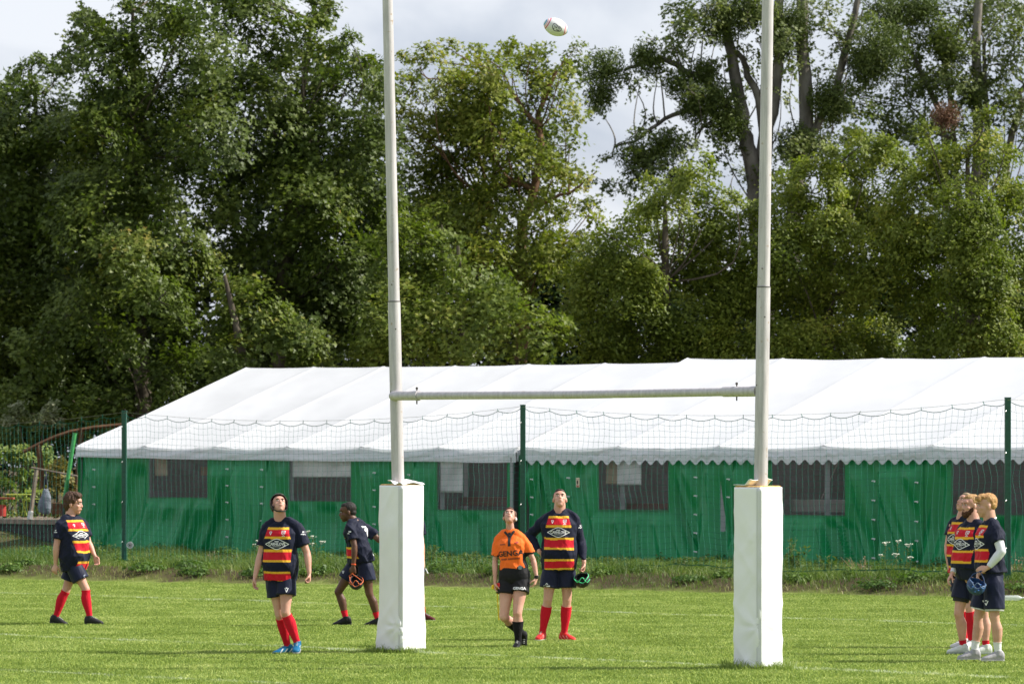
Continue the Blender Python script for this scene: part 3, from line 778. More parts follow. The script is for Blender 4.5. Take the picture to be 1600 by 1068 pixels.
def win(x0, x1, y0, y1): return (tp(x0), tp(x1), tz((x0 + x1) / 2, y1), 2.6)
se1 = [0, 2.3, 4.6, 6.9, 9.2, 11.5, 13.8]
tent1 = tent(0, 13.8, se1, 'long low white marquee with plain valance and green side walls, left half', [win(232, 322, 717, 776), win(451, 547, 719, 781), win(683, 790, 724, 795)],
             [0, tp(162), tp(361), tp(412), tp(590), tp(642), tp(797)],
             [(150, [733, 760, 787]), (358, [732, 758, 784, 811, 838]), (412, [733, 760, 786, 813]), (588, [738, 765, 791, 818]), (642, [741, 768, 795, 821, 848])], True, True, False, 3)
t2end = 31
se2 = [13.92 + 2.7 * q for q in range(7)]
tent2 = tent(13.92, t2end, se2, 'white marquee with scalloped valance and green side walls, right half', [win(935, 1043, 722, 797), win(1205, 1318, 725, 803), win(1487, 1625, 727, 803)],
             [tp(817), tp(838), tp(1091), tp(1140), tp(1371), tp(1437), t2end],
             [(834, [748, 776, 803]), (891, [746, 775]), (1090, [745, 774, 803, 832, 861]), (1141, [748, 776]), (1368, [751, 781, 811, 841, 871]), (1435, [753, 783, 814, 844, 876])], True, True, True, 19)
# aluminium corner pole between the tents
m = MB(); m.tube([T3(tp(801), -.02, .1), T3(tp(801), -.02, 2.35)], .045, 14); 
o = m.mesh(org=tuple(T3(tp(801), -.02, .1))); o = link('tent_pole', o, alum, None); o.location = T3(tp(801), -.02, .1)
tag(o, 'grey metal pole standing in the gap between the two tents', 'pole')
# things seen through and on the windows
paper = pm('paper_white', (.85, .85, .84), .6)
beige = pm('beige_cloth', (.45, .36, .26), .9, .1, bump=.5, bscale=8)
def sheet(name, x0, y0, x1, y1, mat, label, cat, w_=.14, wob=.02, d=.004):
    ta_, tb_ = tp(x0), tp(x1); za, zb_ = tz(x0, y1), tz(x0, y0)
    tg, zg_ = np.meshgrid(np.linspace(ta_, tb_, 14), np.linspace(za, zb_, 14), indexing='ij')
    c = T3((ta_ + tb_) / 2, w_, za)
    V = Tarr(tg, w_ + wob * np.sin(tg * 16 + zg_ * 3), zg_) - np.array(c)
    o = link(name, grid_mesh(name, V), mat, None); o.location = c
    s3 = o.modifiers.new('t', 'SOLIDIFY'); s3.thickness = d
    return tag(o, label, cat)
sheet('paper_sheet', 686, 718, 721, 769, paper, 'tall white sheet hanging behind the window just left of the grey pole', 'sheet', .045, .006)
sheet('paper_sheet', 962, 716, 1000, 757, paper, 'white sheet hanging behind the window right of the tall player', 'sheet', .045, .006)
sheet('blind', 455, 716, 547, 745, pm('blind_white', (.82, .82, .78), .7), 'pale blind across the top of the second window from the left', 'blind', .05, .006)
sheet('curtain', 941, 716, 961, 756, beige, 'beige cloth behind the upper left corner of the window near the sticker', 'curtain', .11)
sheet('curtain', 236, 714, 256, 743, beige, 'small beige curtain tied at the left side of the leftmost window', 'curtain', .11)
fr_ = sheet('picture_frame', 308, 729, 320, 743, pm('frame_wood', (.2, .12, .07), .6), 'small brown framed picture inside the leftmost window', 'picture', .12, .0, .02)
sheet('menu_board', 1212, 780, 1300, 800, pm('board_grey', (.3, .26, .24), .6), 'low greyish board behind the window next to the right goal pad', 'board', .5, .0, .02)
sheet('table_top', 690, 776, 770, 790, pm('dark_red_wood', (.16, .07, .05), .6), 'dark reddish bench inside behind the window left of the grey pole', 'bench', .6, .0, .04)
sheet('table_top', 950, 786, 1040, 795, pm('dark_red_wood', (.16, .07, .05), .6), 'dark reddish bench inside behind the window with the hanging white sheet at the middle', 'bench', .6, .0, .04)
s_ = sheet('sticker', 904, 746, 909.5, 761, pm('sticker_cream', (.72, .6, .42), .5), 'small cream and red sticker on the green tent wall above the tall player', 'sticker', -.085, 0, .003)
m = MB(); c = s_.location
m.ell(T3((tp(904) + tp(909.5)) / 2, -.089, tz(907, 753)), (.02, .006, .045)); link('print', m.mesh(org=tuple(c)), pm('sticker_black', (.05, .03, .03), .5), s_)
m = MB(); m.box(T3((tp(904) + tp(909.5)) / 2, -.088, tz(907, 759)), (.06, .004, .025), Matrix.Rotation(math.atan2(U[1], U[0]), 3, 'Z')); link('print', m.mesh(org=tuple(c)), pm('sticker_red', (.5, .05, .04), .5), s_)
# tent floor
m = MB(); m.add([T3(0.05, .2, TG + .012), T3(t2end, .2, TG + .012), T3(t2end, 11.2, TG + .012), T3(0.05, 11.2, TG + .012)], [(0, 1, 2, 3)])
o = m.obj('tent_floor', pm('floor_boards', (.1, .085, .07), .8, var=.3, vscale=3)); tag(o, kind='structure')
# ================================================================ people
UP = Vector((0, 0, 1))
def vox(mb, size, it=3, fac=.5, fine=None):
    me = mb.mesh('tmp'); o = bpy.data.objects.new('tmp', me); C.objects.link(o)
    r_ = o.modifiers.new('r', 'REMESH'); r_.mode = 'VOXEL'; r_.voxel_size = size; r_.adaptivity = 0
    if it: s_ = o.modifiers.new('s', 'SMOOTH'); s_.iterations = it; s_.factor = fac
    dg = bpy.context.evaluated_depsgraph_get()
    m2 = bpy.data.meshes.new_from_object(o.evaluated_get(dg)); m2.materials.clear()
    bpy.data.objects.remove(o); bpy.data.meshes.remove(me)
    return m2
def getv(me):
    a_ = np.zeros(len(me.vertices) * 3, np.float32); me.vertices.foreach_get('co', a_); return a_.reshape(-1, 3).astype(float)
def getn(me):
    a_ = np.zeros(len(me.vertices) * 3, np.float32); me.vertices.foreach_get('normal', a_); return a_.reshape(-1, 3).astype(float)
def setv(me, V): me.vertices.foreach_set('co', np.ascontiguousarray(V, dtype=np.float32).ravel()); me.update()
def setcol(me, col):
    a_ = me.color_attributes.new('Col', 'FLOAT_COLOR', 'POINT'); c4 = np.ones((len(col), 4), np.float32); c4[:, :3] = col; a_.data.foreach_set('color', c4.ravel())
def clothmat(name, rough=.75, bump=.5, sheen=.15, bscale=9):
    if name in _M: return _M[name]
    m, t, b = nodes(name); at_ = t.nodes.new('ShaderNodeAttribute'); at_.attribute_name = 'Col'
    t.links.new(at_.outputs['Color'], b.inputs['Base Color']); b.inputs['Roughness'].default_value = rough; b.inputs['Specular IOR Level'].default_value = .14
    b.inputs['Sheen Weight'].default_value = sheen * .3
    tcn = t.nodes.new('ShaderNodeTexCoord'); mpn = t.nodes.new('ShaderNodeMapping'); mpn.inputs['Scale'].default_value = (1, 1, .45); mpn.inputs['Rotation'].default_value = (0, .5, 0)
    t.links.new(tcn.outputs['Object'], mpn.inputs[0])
    n_ = t.nodes.new('ShaderNodeTexNoise'); n_.inputs['Scale'].default_value = bscale; n_.inputs['Detail'].default_value = 3; n_.inputs['Distortion'].default_value = .6
    t.links.new(mpn.outputs[0], n_.inputs[0]); bp = t.nodes.new('ShaderNodeBump'); bp.inputs['Strength'].default_value = bump; bp.inputs['Distance'].default_value = .03
    t.links.new(n_.outputs[0], bp.inputs['Height']); t.links.new(bp.outputs[0], b.inputs['Normal']); _M[name] = m
    return m
def skinmat(name, col, red):
    if name in _M: return _M[name]
    m = pm(name, col, .5, .35, col2=red, vscale=7, bump=.08, bscale=60)
    b = m.node_tree.nodes['Principled BSDF']; b.inputs['Subsurface Weight'].default_value = .12; b.inputs['Subsurface Radius'].default_value = (.01, .004, .002)
    return m
SKIN = {'fair': ((.50, .275, .19), (.60, .35, .255)), 'pink': ((.53, .27, .20), (.62, .35, .27)), 'dark': ((.085, .036, .020), (.13, .060, .036))}
NAVY = np.array((.0085, .011, .028)); RED = np.array((.56, .012, .028)); YEL_ = np.array((.80, .43, .035)); ORG = np.array((.86, .155, .022)); BLK = np.array((.010, .010, .012))
white_ink = pm('white_print', (.75, .75, .76), .6)
black_ink = pm('black_print', (.012, .012, .014), .6)
def limb(mb, pts, radii, n=14, round0=True, round1=True, off=None):
    """tapered limb through joint points; radii given per point"""
    mb.tube(pts, radii, n)
    if round0: mb.ell(pts[0], radii[0] * .99, nu=n, nv=8)
    if round1: mb.ell(pts[-1], radii[-1] * .99, nu=n, nv=8)
def seg(a_, b_, fr): return [a_ + (b_ - a_) * f for f in fr]
def hand(mb, w_, d, pn, side, curl=.5, sc=1., spread=.0, grip=False):
    d = d.normalized(); pn = (pn - d * pn.dot(d)).normalized(); s = d.cross(pn).normalized() * side
    def flat(c, hw, ht): return [c + s * (hw * math.cos(t)) * sc + pn * (ht * math.sin(t)) * sc for t in np.linspace(0, 2 * math.pi, 15)[:-1]]
    rings = [flat(w_ - d * .02 * sc, .024, .022), flat(w_ + d * .012 * sc, .027, .021), flat(w_ + d * .045 * sc, .040, .019), flat(w_ + d * .085 * sc, .043, .016), flat(w_ + d * .098 * sc, .038, .012)]
    mb.loft(rings)
    for k, (o_, ln, r_) in enumerate(((.033, .070, .0095), (.0115, .080, .0098), (-.0105, .075, .0095), (-.032, .058, .0085))):
        b0 = w_ + (d * .086 + s * o_) * sc; c1 = curl * (.55 + .12 * k); c2 = c1 + curl * (.9 + .1 * k); c3 = c2 + curl * .6
        fan = s * (spread * (1.5 - k) * .16)
        d1 = (d * math.cos(c1) + pn * math.sin(c1) + fan).normalized(); d2 = (d * math.cos(c2) + pn * math.sin(c2) + fan).normalized(); d3 = (d * math.cos(c3) + pn * math.sin(c3) + fan).normalized()
        p1 = b0 + d1 * ln * .46 * sc; p2 = p1 + d2 * ln * .32 * sc; p3 = p2 + d3 * ln * .24 * sc
        limb(mb, [b0 - d * .01, b0, p1, p2, p3], [r_ * sc, r_ * 1.05 * sc, r_ * sc, r_ * .92 * sc, r_ * .8 * sc], 9)
    t0 = w_ + (d * .022 + s * .024) * sc; td = (d * .62 + s * .62 + pn * (.35 + .5 * curl * .5)).normalized(); td2 = (d * .85 + s * .2 + pn * (.3 + .45 * curl)).normalized()
    p1 = t0 + td * .042 * sc; p2 = p1 + td2 * .034 * sc; p3 = p2 + td2 * .024 * sc
    limb(mb, [t0, p1, p2, p3], [.015 * sc, .0125 * sc, .0108 * sc, .009 * sc], 9)
def stroke(pts, wd, closed=False):
    V = []; Fc = []
    P2 = [Vector((p[0], p[1], 0)) for p in pts]
    if closed: P2.append(P2[0])
    out_ = []
    for i in range(len(P2) - 1):
        a_, b_ = P2[i], P2[i + 1]; n_ = max(1, int((b_ - a_).length / .012)); d = (b_ - a_).normalized(); q = Vector((-d.y, d.x, 0)) * wd / 2
        for k in range(n_):
            p, r_ = a_ + (b_ - a_) * (k / n_), a_ + (b_ - a_) * ((k + 1) / n_); i0 = len(V)
            e_ = d * wd * .3 if k in (0,) else Vector((0, 0, 0)); e2 = d * wd * .3 if k == n_ - 1 else Vector((0, 0, 0))
            V += [p - q - e_, p + q - e_, r_ + q + e2, r_ - q + e2]; Fc.append((i0, i0 + 1, i0 + 2, i0 + 3))
    return V, Fc
def textgeo(s_, size, bold=.0, sx=1.):
    cu = bpy.data.curves.new('t', 'FONT'); cu.body = s_; cu.size = size; cu.align_x = 'CENTER'; cu.align_y = 'CENTER'; cu.offset = bold; cu.resolution_u = 2
    o = bpy.data.objects.new('t', cu); C.objects.link(o); dg = bpy.context.evaluated_depsgraph_get(); me = bpy.data.meshes.new_from_object(o.evaluated_get(dg))
    V = [Vector((v.co.x * sx, v.co.y, 0)) for v in me.vertices]; Fc = [tuple(p.vertices) for p in me.polygons]
    bpy.data.objects.remove(o); bpy.data.curves.remove(cu); bpy.data.meshes.remove(me)
    return V, Fc
def merge(*gs):
    V = []; Fc = []
    for (v, f, *off) in gs:
        n = len(V); o_ = Vector((off[0][0], off[0][1], 0)) if off else Vector((0, 0, 0)); V += [p + o_ for p in v]; Fc += [tuple(i + n for i in q) for q in f]
    return V, Fc
def decal(name, geo, mat, parent, org, bvh, c, xd, yd, pd, lift=.003):
    """project flat artwork onto cloth along pd"""
    V, Fc = geo; out_ = []; ok = []
    for v in V:
        p = c + xd * v.x + yd * v.y
        h = bvh.ray_cast(p - pd * .5, pd)
        ok.append(h[0] is not None and abs((h[0] - p).dot(pd)) < .22); out_.append((h[0] - pd * lift) if h[0] is not None else p)
    Fc = [f for f in Fc if all(ok[i] for i in f)]
    if not Fc: return None
    used = sorted({i for f in Fc for i in f}); mp_ = {i: k for k, i in enumerate(used)}
    me = bpy.data.meshes.new(name); me.from_pydata([tuple(out_[i] - Vector(org)) for i in used], [], [tuple(mp_[i] for i in f) for f in Fc]); me.update()
    return link(name, me, mat, parent, smooth=False)
def vmark(sc=1.):   # small winged Y mark
    return merge(stroke([(0, -.020 * sc), (-.014 * sc, .014 * sc)], .007 * sc), stroke([(0, -.020 * sc), (.014 * sc, .014 * sc)], .007 * sc), stroke([(-.004 * sc, .016 * sc), (.004 * sc, .016 * sc)], .008 * sc))
def crest(sc=1.):
    return merge(stroke([(-.02 * sc, .024 * sc), (.02 * sc, .024 * sc), (.018 * sc, -.008 * sc), (0, -.022 * sc), (-.018 * sc, -.008 * sc)], .006 * sc, True), stroke([(-.009 * sc, .012 * sc), (.006 * sc, .002 * sc), (-.006 * sc, -.008 * sc)], .006 * sc),
                 stroke([(.008 * sc, .016 * sc), (.008 * sc, -.004 * sc)], .005 * sc), stroke([(-.016 * sc, -.034 * sc), (.016 * sc, -.034 * sc)], .006 * sc))
def diamond():
    g = [stroke([(-.138, 0), (-.03, .054), (0, .060), (.03, .054), (.138, 0), (.03, -.054), (0, -.060), (-.03, -.054)], .0085, True)]
    tv = textgeo('CARNILOVE', .046, .0014, .80); g.append((tv[0], tv[1])); g.append((*stroke([(-.022, .030), (.022, .030)], .010),)); g.append((*stroke([(-.045, -.028), (.045, -.028)], .005),))
    return merge(*g)
def smark(): return merge(stroke([(-.012, .012), (.012, .012)], .018), stroke([(-.032, -.016), (-.018, -.010), (-.008, -.018), (.004, -.010), (.016, -.018), (.030, -.012)], .009))

def shell(mb, c, X, Y, Z, r, keep, nu=40, nv=26, ns=0, seed=0):
    V = []; idx = {}; Fc = []
    for j in range(nv + 1):
        ph = math.pi * j / nv
        for i in range(nu):
            th = 2 * math.pi * i / nu; l = Vector((math.sin(ph) * math.cos(th), math.sin(ph) * math.sin(th), math.cos(ph)))
            k = 1 + ns * (float(vn(l.x * 3 + 9, l.y * 3, l.z * 3, seed)) - .5)
            V.append((Vector((l.x * r[0] * k, l.y * r[1] * k, l.z * r[2] * k))))
    for j in range(nv):
        for i in range(nu):
            q = (j * nu + i, (j + 1) * nu + i, (j + 1) * nu + (i + 1) % nu, j * nu + (i + 1) % nu)
            m_ = sum((V[a_] for a_ in q), Vector()) / 4
            if keep(m_): Fc.append(q)
    mb.add([c + X * v.x + Y * v.y + Z * v.z for v in V], Fc)

def boot(org, ank, toe_dir, col, sole, parent, sc=1., upv=None, studs=True, accent=None, name='boot'):
    t = toe_dir.normalized(); u = (upv or UP); u = (u - t * u.dot(t)).normalized(); s = t.cross(u)
    st = [(-.070, .012, .022, -.048), (-.064, .030, .042, -.040), (-.045, .038, .054, -.028), (-.01, .040, .056, -.026), (.03, .040, .050, -.032), (.06, .041, .043, -.040), (.095, .044, .035, -.048), (.13, .046, .028, -.056), (.16, .041, .023, -.061), (.178, .028, .018, -.065), (.187, .012, .010, -.07)]
    rings = []
    for (x, hw, hh, zc) in st:
        c = ank + (t * x + u * zc) * sc
        rings.append([c + (s * (hw * math.copysign(abs(math.cos(a_)) ** .8, math.cos(a_))) + u * (hh * (math.sin(a_) if math.sin(a_) > 0 else max(math.sin(a_), -.85)))) * sc for a_ in np.linspace(0, 2 * math.pi, 19)[:-1]])
    mb = MB(); mb.loft(rings); mb.tube([ank + u * -.03 * sc, ank + (u * .026) * sc + t * -.004], [.045 * sc, .043 * sc], 16)
    me = vox(mb, .006, 3); V = getv(me); rel = (V - np.array(ank)); hz_ = rel @ np.array(u)
    cc = np.tile(np.array(col), (len(V), 1))
    if accent is not None:
        xx = rel @ np.array(t); msk = (np.abs(((xx * 1.2 + hz_) * 14) % 1 - .5) > .36) & (xx > -.04) & (xx < .13) & (hz_ < -.02); cc[msk] = accent
    setcol(me, cc); setv(me, V - np.array(org))
    bo_ = link(name, me, clothmat('boot_upper', .45, .25, 0, 20), parent)
    mb = MB(); sr_ = []
    for (x, hw, hh, zc) in st:
        c = ank + (t * x * 1.01 + u * -.085) * sc; w2 = hw * 1.04
        sr_.append([c + (s * w2 + u * .012) * sc, c + (s * w2 * .95 + u * 0.0) * sc, c + (-s * w2 * .95) * sc, c + (-s * w2 + u * .012) * sc])
    mb.loft(sr_)
    if studs:
        for x in (-.05, .09, .14):
            for q in (-.022, .022):
                p = ank + (t * x + s * q + u * -.083) * sc; mb.tube([p, p - u * .014], [.008, .0055], 6)
    so_ = link('sole', mb.mesh(org=org), pm('sole_' + name + str(sole), sole, .6), bo_, smooth=False)
    # laces
    mb = MB()
    for q in range(4):
        x = .035 + q * .02; zc = .012 - q * .009
        mb.tube([ank + (t * x + s * -.016 + u * (zc - .004)) * sc, ank + (t * (x + .008) + u * (zc + .010)) * sc, ank + (t * x + s * .016 + u * (zc - .004)) * sc], .0028, 4)
    link('laces', mb.mesh(org=org), pm('laces', (.5, .5, .5), .8), bo_, smooth=False)
    return bo_

def person(label, Y, J, look, hs=1., bw=1., belly=0., skin='fair', jersey='stripe', sleeve=.52, sleeveL=None, hemy=None, stripe_y=None, short_col=NAVY * 1.35, short_fr=.52, sock_col=RED, sock_fr=.0,
           boot_col=(.02, .02, .02), sole=(.03, .03, .03), accent=None, toes=None, hair=None, hands=None, ht=1., fem=False, number=False, tuck=False, decals=True, base=None, headroll=0.):
    j = {}
    for k, v in J.items():
        j[k] = P(v[0], v[1], Y + (v[2] if len(v) > 2 else 0))
    base = Vector((base if base else ((j['RA'].x + j['LA'].x) / 2), Y, 0)); org = tuple(base)
    root = empty('person', base, label, 'person')
    hip = (j['RH'] + j['LH']) / 2; nb_ = j['N']; ax = (nb_ - hip).normalized(); Ls = (nb_ - hip).length
    latS = (j['RS'] - j['LS']); latS = (latS - ax * latS.dot(ax)).normalized(); latH = (j['RH'] - j['LH']); latH = (latH - ax * latH.dot(ax)).normalized()
    def frame(t):
        q = min(max(t, 0), 1); l = (latH * (1 - q) + latS * q).normalized(); return hip + ax * (Ls * t) , l, ax.cross(l).normalized()
    if fem: ST = [(-.16, .12, .085), (-.05, .172, .115), (.06, .172, .118), (.25, .145, .105), (.42, .122, .095), (.62, .145, .118), (.74, .152, .122), (.88, .14, .09), (.97, .075, .06), (1.04, .048, .05)]
    else: ST = [(-.16, .13, .09), (-.04, .168, .12), (.06, .172, .124), (.22, .165, .12), (.42, .158, .118), (.62, .172, .128), (.78, .182, .126), (.9, .155, .098), (.98, .088, .072), (1.04, .06, .058)]
    ts_ = [s[0] for s in ST]
    def wd(t, inf=0.):
        w_ = np.interp(t, ts_, [s[1] for s in ST]) * bw + inf; d_ = np.interp(t, ts_, [s[2] for s in ST]) * (.5 + .5 * bw) + inf
        b_ = belly * math.exp(-((t - .3) / .26) ** 2); return w_, d_ + b_ * .5, b_ * .5
    def ring(t, inf=0., n=26):
        c, l, f = frame(t); w_, d_, b_ = wd(t, inf); c = c + f * (b_ + .012 * math.sin(math.pi * min(max(t, 0), 1)))
        return [c + l * (w_ * math.copysign(abs(math.cos(a_)) ** .85, math.cos(a_))) + f * (d_ * math.copysign(abs(math.sin(a_)) ** .9, math.sin(a_))) for a_ in np.linspace(0, 2 * math.pi, n + 1)[:-1]]
    # ---- head frame
    hs = hs * 1.06; Yh = Vector(look).normalized(); Xh = Yh.cross(UP).normalized(); Zh = Xh.cross(Yh).normalized()
    if headroll: Xh, Zh = Xh * math.cos(headroll) + Zh * math.sin(headroll), Zh * math.cos(headroll) - Xh * math.sin(headroll)
    Rh = Matrix((Xh, Yh, Zh)).transposed(); hc = j['HD']; H = lambda x, y, z: hc + (Xh * x + Yh * y + Zh * z) * hs
    hh = hs
    B = MB(); E_ = lambda p, r_: B.ell(H(*p), tuple(q * hh for q in r_), Rh, 18, 12)
    E_((0, -.012, .036), (.074, .094, .086)); E_((0, .028, -.03), (.058, .064, .078)); E_((0, .052, -.088), (.030, .030, .026)); E_((0, .070, .040), (.048, .022, .030))
    E_((0, .04, -.055), (.050, .052, .045)); E_((.036, .058, -.022), (.022, .022, .022)); E_((-.036, .058, -.022), (.022, .022, .022)); E_((0, .078, .028), (.044, .015, .009))
    B.tube([H(0, .080, .018), H(0, .091, -.006), H(0, .101, -.024)], [.008 * hh, .0105 * hh, .012 * hh], 10); B.ell(H(0, .100, -.026), .012 * hh, nu=10, nv=7); E_((.012, .090, -.029), (.009, .010, .008)); E_((-.012, .090, -.029), (.009, .010, .008))
    E_((0, .088, -.053), (.022, .011, .007)); E_((0, .086, -.063), (.020, .011, .008))
    for q in (1, -1): E_((q * .077, -.008, -.008), (.008, .018, .030)); E_((q * .074, -.012, .004), (.009, .012, .018))
    # neck
    c, l, f = frame(.97); nr = (.050 if fem else .072) * (.6 + .4 * bw)
    limb(B, [c - ax * .03, c + ax * .02, H(0, -.022, -.055), H(0, -.018, -.02)], [nr * 1.2, nr * 1.02, nr * .93, nr * .86], 18)
    for S in ('RS', 'LS'): limb(B, [nb_ + ax * .016, (nb_ + j[S]) / 2 + ax * .022, j[S]], [nr * .8, .048, .050], 12)
    B.loft([ring(t, -.014 if t > .5 else -.034) for t in (-.16, -.04, .06, .22, .42, .62, .78, .9, .98)])
    # arms
    fem_k = .82 if fem else 1.
    fa = {}
    for sd_, S, Eb, W in (('R', 'RS', 'RE', 'RW'), ('L', 'LS', 'LE', 'LW')):
        a_, b_, c_ = j[S], j[Eb], j[W]; k_ = fem_k * (.55 + .45 * bw)
        limb(B, seg(a_, b_, (0, .2, .5, .8, 1)), [.056 * k_, .055 * k_, .050 * k_, .043 * k_, .040 * k_], 14)
        limb(B, seg(b_, c_, (0, .2, .45, .75, 1)), [.040 * k_, .044 * k_, .040 * k_, .031 * k_, .026 * k_], 14)
        hd = (hands or {}).get(sd_, {}); d = Vector(hd.get('dir', (c_ - b_))).normalized(); pn = Vector(hd.get('palm', (hip - c_)))
        cr_ = d.cross(pn - d * pn.dot(d)); 
        side = hd.get('side', 0)
        if not side:
            # thumb points forward (towards the body front)
            side = 1 if cr_.dot(frame(.5)[2]) > 0 else -1
        hand(B, c_ + d * .012, d, pn, side, hd.get('curl', .55), (.88 if fem else 1.0) * hd.get('sc', 1), hd.get('spread', 0))
    # legs
    leg = {}
    for sd_, Hh, K, A in (('R', 'RH', 'RK', 'RA'), ('L', 'LH', 'LK', 'LA')):
        a_, b_, c_ = j[Hh], j[K], j[A]; k_ = (.6 + .4 * bw) * (1.04 if fem else 1)
        limb(B, seg(a_, b_, (0, .2, .5, .8, .93, 1.)), [.088 * k_, .088 * k_, .078 * k_, .060 * k_, .056 * k_, .054 * k_], 18)
        ff = (frame(0)[2] - (c_ - b_).normalized() * frame(0)[2].dot((c_ - b_).normalized())).normalized()
        sh = seg(b_, c_, (0, .12, .32, .5, .75, .92, 1.)); offs = [0, -.004, -.016, -.012, -.002, 0, 0]
        sh = [p + ff * o_ for p, o_ in zip(sh, offs)]; rr_ = [.054 * k_, .051 * k_, .061 * k_, .056 * k_, .041 * k_, .035 * k_, .037 * k_]
        limb(B, sh, rr_, 18); B.ell(b_ + ff * .022, (.036 * k_,) * 3, nu=12, nv=8)
        td = Vector((toes or {}).get(sd_, frame(0)[2])); leg[sd_] = (sh, rr_, td, c_)
    me = vox(B, .0068, 3); setv(me, getv(me) - np.array(org))
    sk = skinmat('skin_' + skin, *SKIN[skin]); body = link('body', me, sk, root)
    # ---- face details
    for q in (1, -1):
        m = MB(); m.ell(H(q * .030, .0815, .010), (.0135 * hh, .007 * hh, .0068 * hh), Rh, 12, 8); link('eye', m.mesh(org=org), pm('eye_white', (.45, .43, .42), .3), body)
        m = MB(); m.ell(H(q * .030, .0875, .0105), (.0055 * hh, .003 * hh, .0055 * hh), Rh, 10, 6); link('iris', m.mesh(org=org), pm('iris_dark', (.03, .022, .018), .2), body)
        m = MB(); m.tube([H(q * .014, .094, .0245), H(q * .031, .0925, .030), H(q * .047, .081, .024)], [.0035 * hh, .0045 * hh, .0025 * hh], 6); link('eyebrow', m.mesh(org=org), pm('brow_' + (hair or {}).get('mat', 'brown_hair'), tuple(c * .7 for c in (hair or {}).get('col', (.05, .03, .02))), .8), body)
    m = MB(); m.tube([H(-.022, .090, -.0575), H(0, .0985, -.0565), H(.022, .090, -.0575)], [.0022 * hh, .0042 * hh, .0022 * hh], 6); link('mouth', m.mesh(org=org), pm('lips_' + skin, (.30, .10, .085) if skin != 'dark' else (.13, .045, .04), .5), body)
    if hair: hair_build(hair, H, Rh, hh, org, root, Xh, Yh, Zh)
    # ---- shorts
    S_ = MB(); inf = .020
    top_t = .30 if not fem else .25
    S_.loft([ring(t, (inf if tuck else .010)) for t in (top_t, .2, .08, -.02, -.1)])
    hems = []
    for sd_, Hh, K in (('R', 'RH', 'RK'), ('L', 'LH', 'LK')):
        k_ = (.6 + .4 * bw) * (1.04 if fem else 1); a_ = j[Hh]; b_ = j[K]; pts = seg(a_ + (a_ - b_).normalized() * -.0, b_, (0, .15, .35, short_fr))
        S_.tube(pts, [(.100 if tuck else .088) * k_, .106 * k_, .113 * k_, .118 * k_], 22); S_.ell(pts[0], (.100 if tuck else .088) * k_, nu=18, nv=10)
    me = vox(S_, .0085, 3); V = getv(me); Nn = getn(me)
    rg_ = fbm(V[:, 0] * 13 + V[:, 2] * 6, V[:, 1] * 13, V[:, 2] * 4, seed=int(Y * 7) % 50, o=2)
    V = V + Nn * ((1 - np.abs(2 * rg_ - 1) - .7) * .010)[:, None]
    setcol(me, np.tile(short_col, (len(V), 1))); setv(me, V); bvs = BVHTree.FromPolygons([tuple(v) for v in V], [tuple(p.vertices) for p in me.polygons])
    setv(me, V - np.array(org)); shorts = link('shorts', me, clothmat('shorts_cloth', .55, .5, .2, 7), root)
    # ---- jersey
    if hemy is not None: th = ((P(0, hemy, Y).z - hip.z) / ax.z) / Ls
    else: th = -.05
    inj = .024 if not fem else .022
    G_ = MB(); tl = [th, th + (.78 - th) * .33, th + (.78 - th) * .66, .78, .88, .95, 1.0]
    G_.loft([ring(t, (inj + (0 if tuck else .020 * float(sstep(.6, .1, t)) * (1.6 if belly > .05 else 1)) if t < .85 else .012)) for t in tl])
    sl_fr = {'R': sleeve, 'L': sleeveL if sleeveL is not None else sleeve}
    for sd_, S, Eb, W in (('R', 'RS', 'RE', 'RW'), ('L', 'LS', 'LE', 'LW')):
        a_, b_, c_ = j[S], j[Eb], j[W]; k_ = fem_k * (.55 + .45 * bw); fr = sl_fr[sd_]
        limb(G_, [nb_ + ax * .006, (nb_ + a_) / 2 + ax * .026, a_], [.066, .066, .069 * k_], 14)
        if fr <= 1.: G_.tube(seg(a_, b_, (0, fr * .4, fr * .75, fr)), [.070 * k_, .074 * k_, .074 * k_, .077 * k_], 18); G_.ell(a_, .070 * k_, nu=16, nv=9)
        else:
            G_.tube(seg(a_, b_, (0, .4, .8, 1)), [.068 * k_, .066 * k_, .056 * k_, .052 * k_], 18); G_.ell(a_, .068 * k_, nu=16, nv=9); G_.ell(b_, .052 * k_, nu=14, nv=8)
            G_.tube(seg(b_, c_, (0, .3, .7, fr - 1)), [.052 * k_, .054 * k_, .042 * k_, .034 * k_], 18)
    me = vox(G_, .0078, 3); V = getv(me); Nn = getn(me)
    sd0 = int(Y * 13) % 70
    f1 = fbm(V[:, 0] * 7 + V[:, 2] * 5, V[:, 1] * 7, V[:, 2] * 2.2 - V[:, 0] * 2, seed=sd0, o=2); f2 = fbm(V[:, 0] * 12 - V[:, 2] * 9, V[:, 1] * 12, V[:, 2] * 5, seed=sd0 + 5, o=2)
    V = V + Nn * ((1 - np.abs(2 * f1 - 1) - .75) * .032 + (1 - np.abs(2 * f2 - 1) - .75) * .016)[:, None]
    # colours
    rel = V - np.array(hip); tt = rel @ np.array(ax) / Ls; q = np.clip(tt, 0, 1)[:, None]
    Lv = np.array(latH)[None] * (1 - q) + np.array(latS)[None] * q; Lv /= np.linalg.norm(Lv, axis=1, keepdims=True); Fv = np.cross(np.array(ax)[None], Lv)
    lx = np.sum(rel * Lv, 1); fy = np.sum(rel * Fv, 1)
    hwf = np.where(tt < .6, .163 * bw, .163 * bw + (tt - .6) / .4 * (.098 - .163) * bw)
    front = (np.abs(lx) < hwf) & (fy > .0)
    col = np.tile(NAVY, (len(V), 1)).astype(float)
    S0z = P(0, stripe_y, Y).z if stripe_y else (nb_.z - .05); s_ = (S0z - V[:, 2] + (0)) / max(ax.z, .5) / ht
    s_ = s_ + (f1 - .5) * .022
